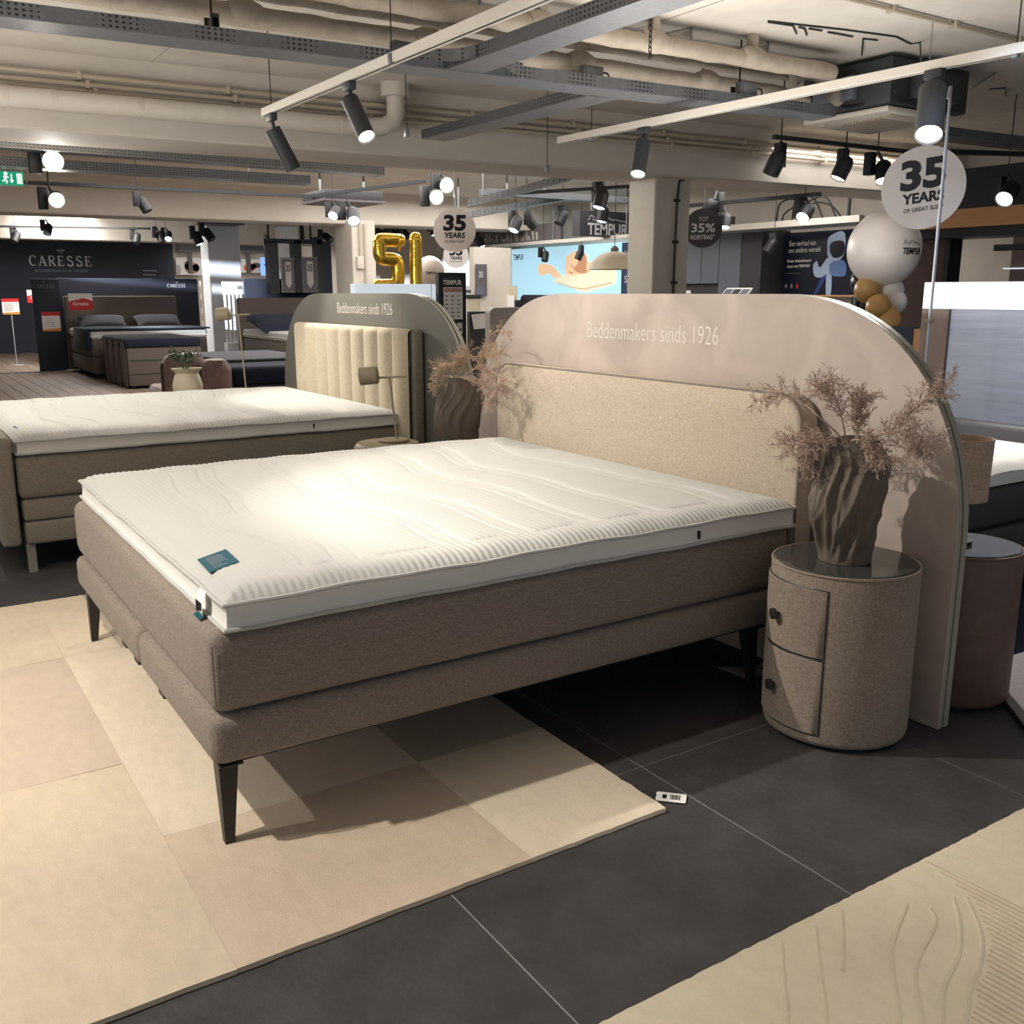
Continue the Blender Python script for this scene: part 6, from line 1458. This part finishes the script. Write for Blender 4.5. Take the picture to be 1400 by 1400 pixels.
CA = lambda p, dz=-.12: (Vector((0, 0, 1.3)) - Vector(p)).normalized() + Vector((0, 0, dz))
for (p, lab, e) in (((-9.600, 1.455, 2.542), 'glaring spotlight shining at the aisle near the exit sign, upper one', 220), ((-12.600, 1.929, 2.465), 'glaring spotlight shining at the aisle near the exit sign, lower one', 160),
                   ((-11.000, 6.134, 2.717), 'glaring spotlight above the round signs, the higher of a pair', 220), ((-11.000, 5.988, 2.572), 'glaring spotlight above the round signs, the lower of a pair', 220)):
    glare(lab, p, CA(p), e)
SP = [  # pixel-free list: position, direction, lit, scale, label
 ((-13.000, 2.989, 2.609), (.3, .4, -.9), 0, 1.1, 'unlit spotlight on the track beyond the first beam'), ((-21.000, 2.555, 2.592), (.4, -.5, -.9), 0, 1.3, 'unlit spotlight above the wall lettering, first on the lower track'),
 ((-17.500, 2.582, 2.531), (.4, -.3, -.9), 0, 1.1, 'grey looking spotlight on the upper navy stand track'), ((-21.000, 4.714, 2.638), (.3, -.3, -.9), 0, 1.3, 'unlit spotlight at the end of the wall lettering track'),
 ((-20.000, 4.884, 2.633), (.3, .2, -.9), 0, 1.3, 'spotlight beside the small glowing one near the white pillar'), ((-20.000, 5.061, 2.625), (.5, -.2, -.6), 1, 1.2, 'small glowing spotlight before the white pillar'),
 ((-19.000, 5.314, 2.607), (.2, .3, -.9), 1, 1.5, 'bluish lit spotlight at the white pillar'), ((-19.000, 5.494, 2.666), (.3, .4, -.7), 0, 1.5, 'dark spotlight touching the white pillar top'),
 ((-12.400, 5.296, 2.555), (.5, -.5, -.5), 1, 1.2, 'lit spotlight under the dark ceiling unit, first of two'), ((-12.400, 5.492, 2.574), (.6, -.2, -.6), 1, 1.5, 'brightly lit spotlight under the dark ceiling unit, second of two'),
 ((-19.000, 7.857, 2.626), (.6, .4, -.5), 0, 1.3, 'dark spotlight above the black hanging frames'), ((-16.400, 7.838, 2.581), (.3, .2, -.9), 0, 1.5, 'dark spotlight above the gold foil five'),
 ((-16.400, 8.055, 2.627), (.3, .4, -.8), 0, 1.6, 'second dark spotlight above the gold foil five'), ((-16.400, 8.274, 2.635), (.3, .6, -.8), 1, 1.5, 'lit spotlight above the gold foil one'),
 ((-17.400, 9.445, 2.735), (.3, .2, -.9), 1, 1.1, 'small lit downlight beside the round signs'), ((-16.500, 9.981, 2.516), (.3, .2, -.9), 1, 1.2, 'small lit spotlight beside the lower round sign'),
 ((-12.000, 7.890, 2.540), (.1, -.5, -.9), 1, 1.4, 'lit spotlight in a pair near the pale cable trays'), ((-12.000, 8.077, 2.548), (.3, .7, -.8), 0, 1.3, 'dark spotlight in a pair near the pale cable trays'),
 ((-12.000, 8.706, 2.647), (.0, -.5, -.9), 0, 1.3, 'dark spotlight alone near the dark brand sign'), ((-10.200, 7.989, 2.770), (.0, -.3, -.9), 1, 1.5, 'lit spotlight high beside the concrete pillar'),
 ((-11.200, 8.804, 2.673), (.0, -.2, -.9), 1, 1.4, 'lit spotlight low beside the concrete pillar'), ((-16.140, 10.280, 2.187), (.2, -.3, -.9), 0, 1.0, 'small dark spotlight under the soffit rail, first'),
 ((-14.732, 10.280, 2.189), (.2, -.3, -.9), 0, 1.1, 'small dark spotlight under the soffit rail, second'), ((-13.611, 10.280, 2.183), (-.2, -.3, -.9), 0, 1.1, 'small dark spotlight under the soffit rail, third'),
 ((-8.758, 8.600, 2.562), (-.5, -.2, -.9), 0, 1.4, 'dark spotlight on top of the round discount sign'), ((-8.851, 8.800, 2.396), (.2, -.3, -.9), 1, 1.1, 'small lit spotlight at the edge of the round discount sign'),
 ((-7.426, 8.600, 2.395), (.2, -.8, -.7), 1, 1.3, 'lit spotlight before the spaceman poster'), ((-9.240, 10.150, 2.169), (-.3, -.4, -.9), 0, 1.2, 'dark spotlight under the rail beside the spaceman poster'),
 ((-4.991, 8.300, 2.373), (.1, -.7, -.5), 1, 1.3, 'lit spotlight in the dark soffit above the light wood fascia')]
for p, d, on, sc_, lab in SP:
    b, dd = spot_bell(lab, p, d, sc_, bool(on), 'lens_cool', G2)
    if 'spaceman' in lab and on: lamp('SPOT', b + dd * .03, (-.35, .9, -.35), 90, NEUT, .04, 50, .6)
# dark ceiling unit and far cassette
t = thing('ceiling_unit', 'dark flat ceiling unit hanging above two lit spotlights', 'ceiling unit', (-12.600, 5.700, 2.664)); a = (-12.600, 5.275, 2.734); b = (-12.600, 6.120, 2.618)
obj('case', MB().box((-13.4, a[1], b[2]), (-12.6, b[1], a[2]), .01), 'sign_dark', t); obj('bottom_edge', MB().box((-13.42, a[1] - .02, b[2] - .03), (-12.58, b[1] + .02, b[2] - .001)), 'ink2', t, smooth=False)
for y in (a[1] + .1, b[1] - .1): obj('rod', MB().cyl((-13, y, a[2]), (-13, y, 3.02), .015), 'galv', t)
t = thing('air_conditioner', 'dark ceiling cassette before the top of the white pillar in the rear shop', 'air conditioner', (-19.500, 6.020, 2.727)); a = (-19.500, 5.659, 2.795); b = (-19.500, 6.379, 2.713)
obj('case', MB().box((-19.97, a[1], b[2]), (-19.4, b[1], a[2] + .06)), 'sign_dark', t, smooth=False); obj('face_panel', MB().box((-19.98, a[1] - .03, b[2] - .03), (-19.36, b[1] + .03, b[2] - .001)), 'ink2', t, smooth=False)
obj('rod', MB().cyl((-19.7, (a[1] + b[1]) / 2, a[2]), (-19.7, (a[1] + b[1]) / 2, 3.02), .02), 'galv', t)
# conduit and switch boxes on the pillars
t = thing('pillar_conduit', 'thin grey conduit bending down the face of the concrete pillar', 'conduit', (-7.62, 7.0, 1.5))
zt = (-7.620, 7.039, 2.749)
obj('tube', MB().tube(spline([(-7.5, 7.40, 2.86), (-7.56, 7.30, 2.62), (-7.60, 7.18, 2.55), (-7.63, 7.02, 2.50), (-7.635, 6.97, 2.42), (-7.635, 6.95, 1.8), (-7.635, 6.95, .2)], 6), .012, 8), 'dark_metal', t)
for z in (1.9, 2.3, 1.5): obj('clip', MB().box((-7.65, 6.92, z - .015), (-7.615, 6.98, z + .015)), 'dark_metal', t, smooth=False)
t = thing('pillar_conduit', 'thin conduit with square switch box on the rear concrete pillar', 'conduit', (-15.18, 7.0, 1.5))
obj('tube', MB().tube([(-15.18, 7.02, 2.5), (-15.18, 7.02, .3)], .02, 8), 'conduit', t); obj('tube', MB().tube([(-15.18, 6.93, 2.5), (-15.18, 6.93, 1.98)], .02, 8), 'conduit', t); obj('switch_box', MB().box((-15.2, 6.86, 1.78), (-15.14, 6.98, 1.98), .01), 'beam', t)
# small tan folded paper by the wood post, navy box and leaf picture near the screen edge
t = thing('menu_holder', 'golden curved leaflet holder with dark back near the brown wood post', 'holder', (-4.144, 5.900, 1.110)); a = (-4.236, 5.900, 1.171); b = (-4.040, 5.900, 0.968)
obj('back_board', MB().box((a[0] - .2, 5.95, .01), (a[0] + .10, 6.0, a[2])), 'navy', t, smooth=False); obj('golden_sheet', MB().box((a[0] + .10, 5.96, .9), (a[0] + .27, 5.97, a[2] - .01)), 'wood_orange', t, smooth=False)
obj('curved_leaf', MB().grid([[(a[0] + .27 + .035 * v + .02 * u, 5.95 - .04 * sin(pi * u), .95 + (a[2] + .05 - .95) * v) for v in np.linspace(0, 1, 8)] for u in np.linspace(-.5, .5, 6)]), 'balloon_gold', t); obj('foot', MB().box((a[0] - .25, 5.85, 0), (a[0] + .3, 6.1, .012)), 'dark_metal', t, smooth=False)
# paper sheet under the bed head
t = thing('paper_sheet', 'grey paper sheet lying on the dark tiles under the bed head', 'paper', (-2.45, 2.6, .001))
obj('sheet', MB().prism([(-2.50, 2.57), (-2.37, 2.585), (-2.35, 2.70), (-2.42, 2.69)], lambda u, v, d: Vector((u, v, d)), .001, .003), 'sign_grey', t, smooth=False); obj('folded_corner', MB().prism([(-2.42, 2.69), (-2.40, 2.72), (-2.44, 2.76)], lambda u, v, d: Vector((u, v, d)), .003, .006), 'sign_grey', t, smooth=False)
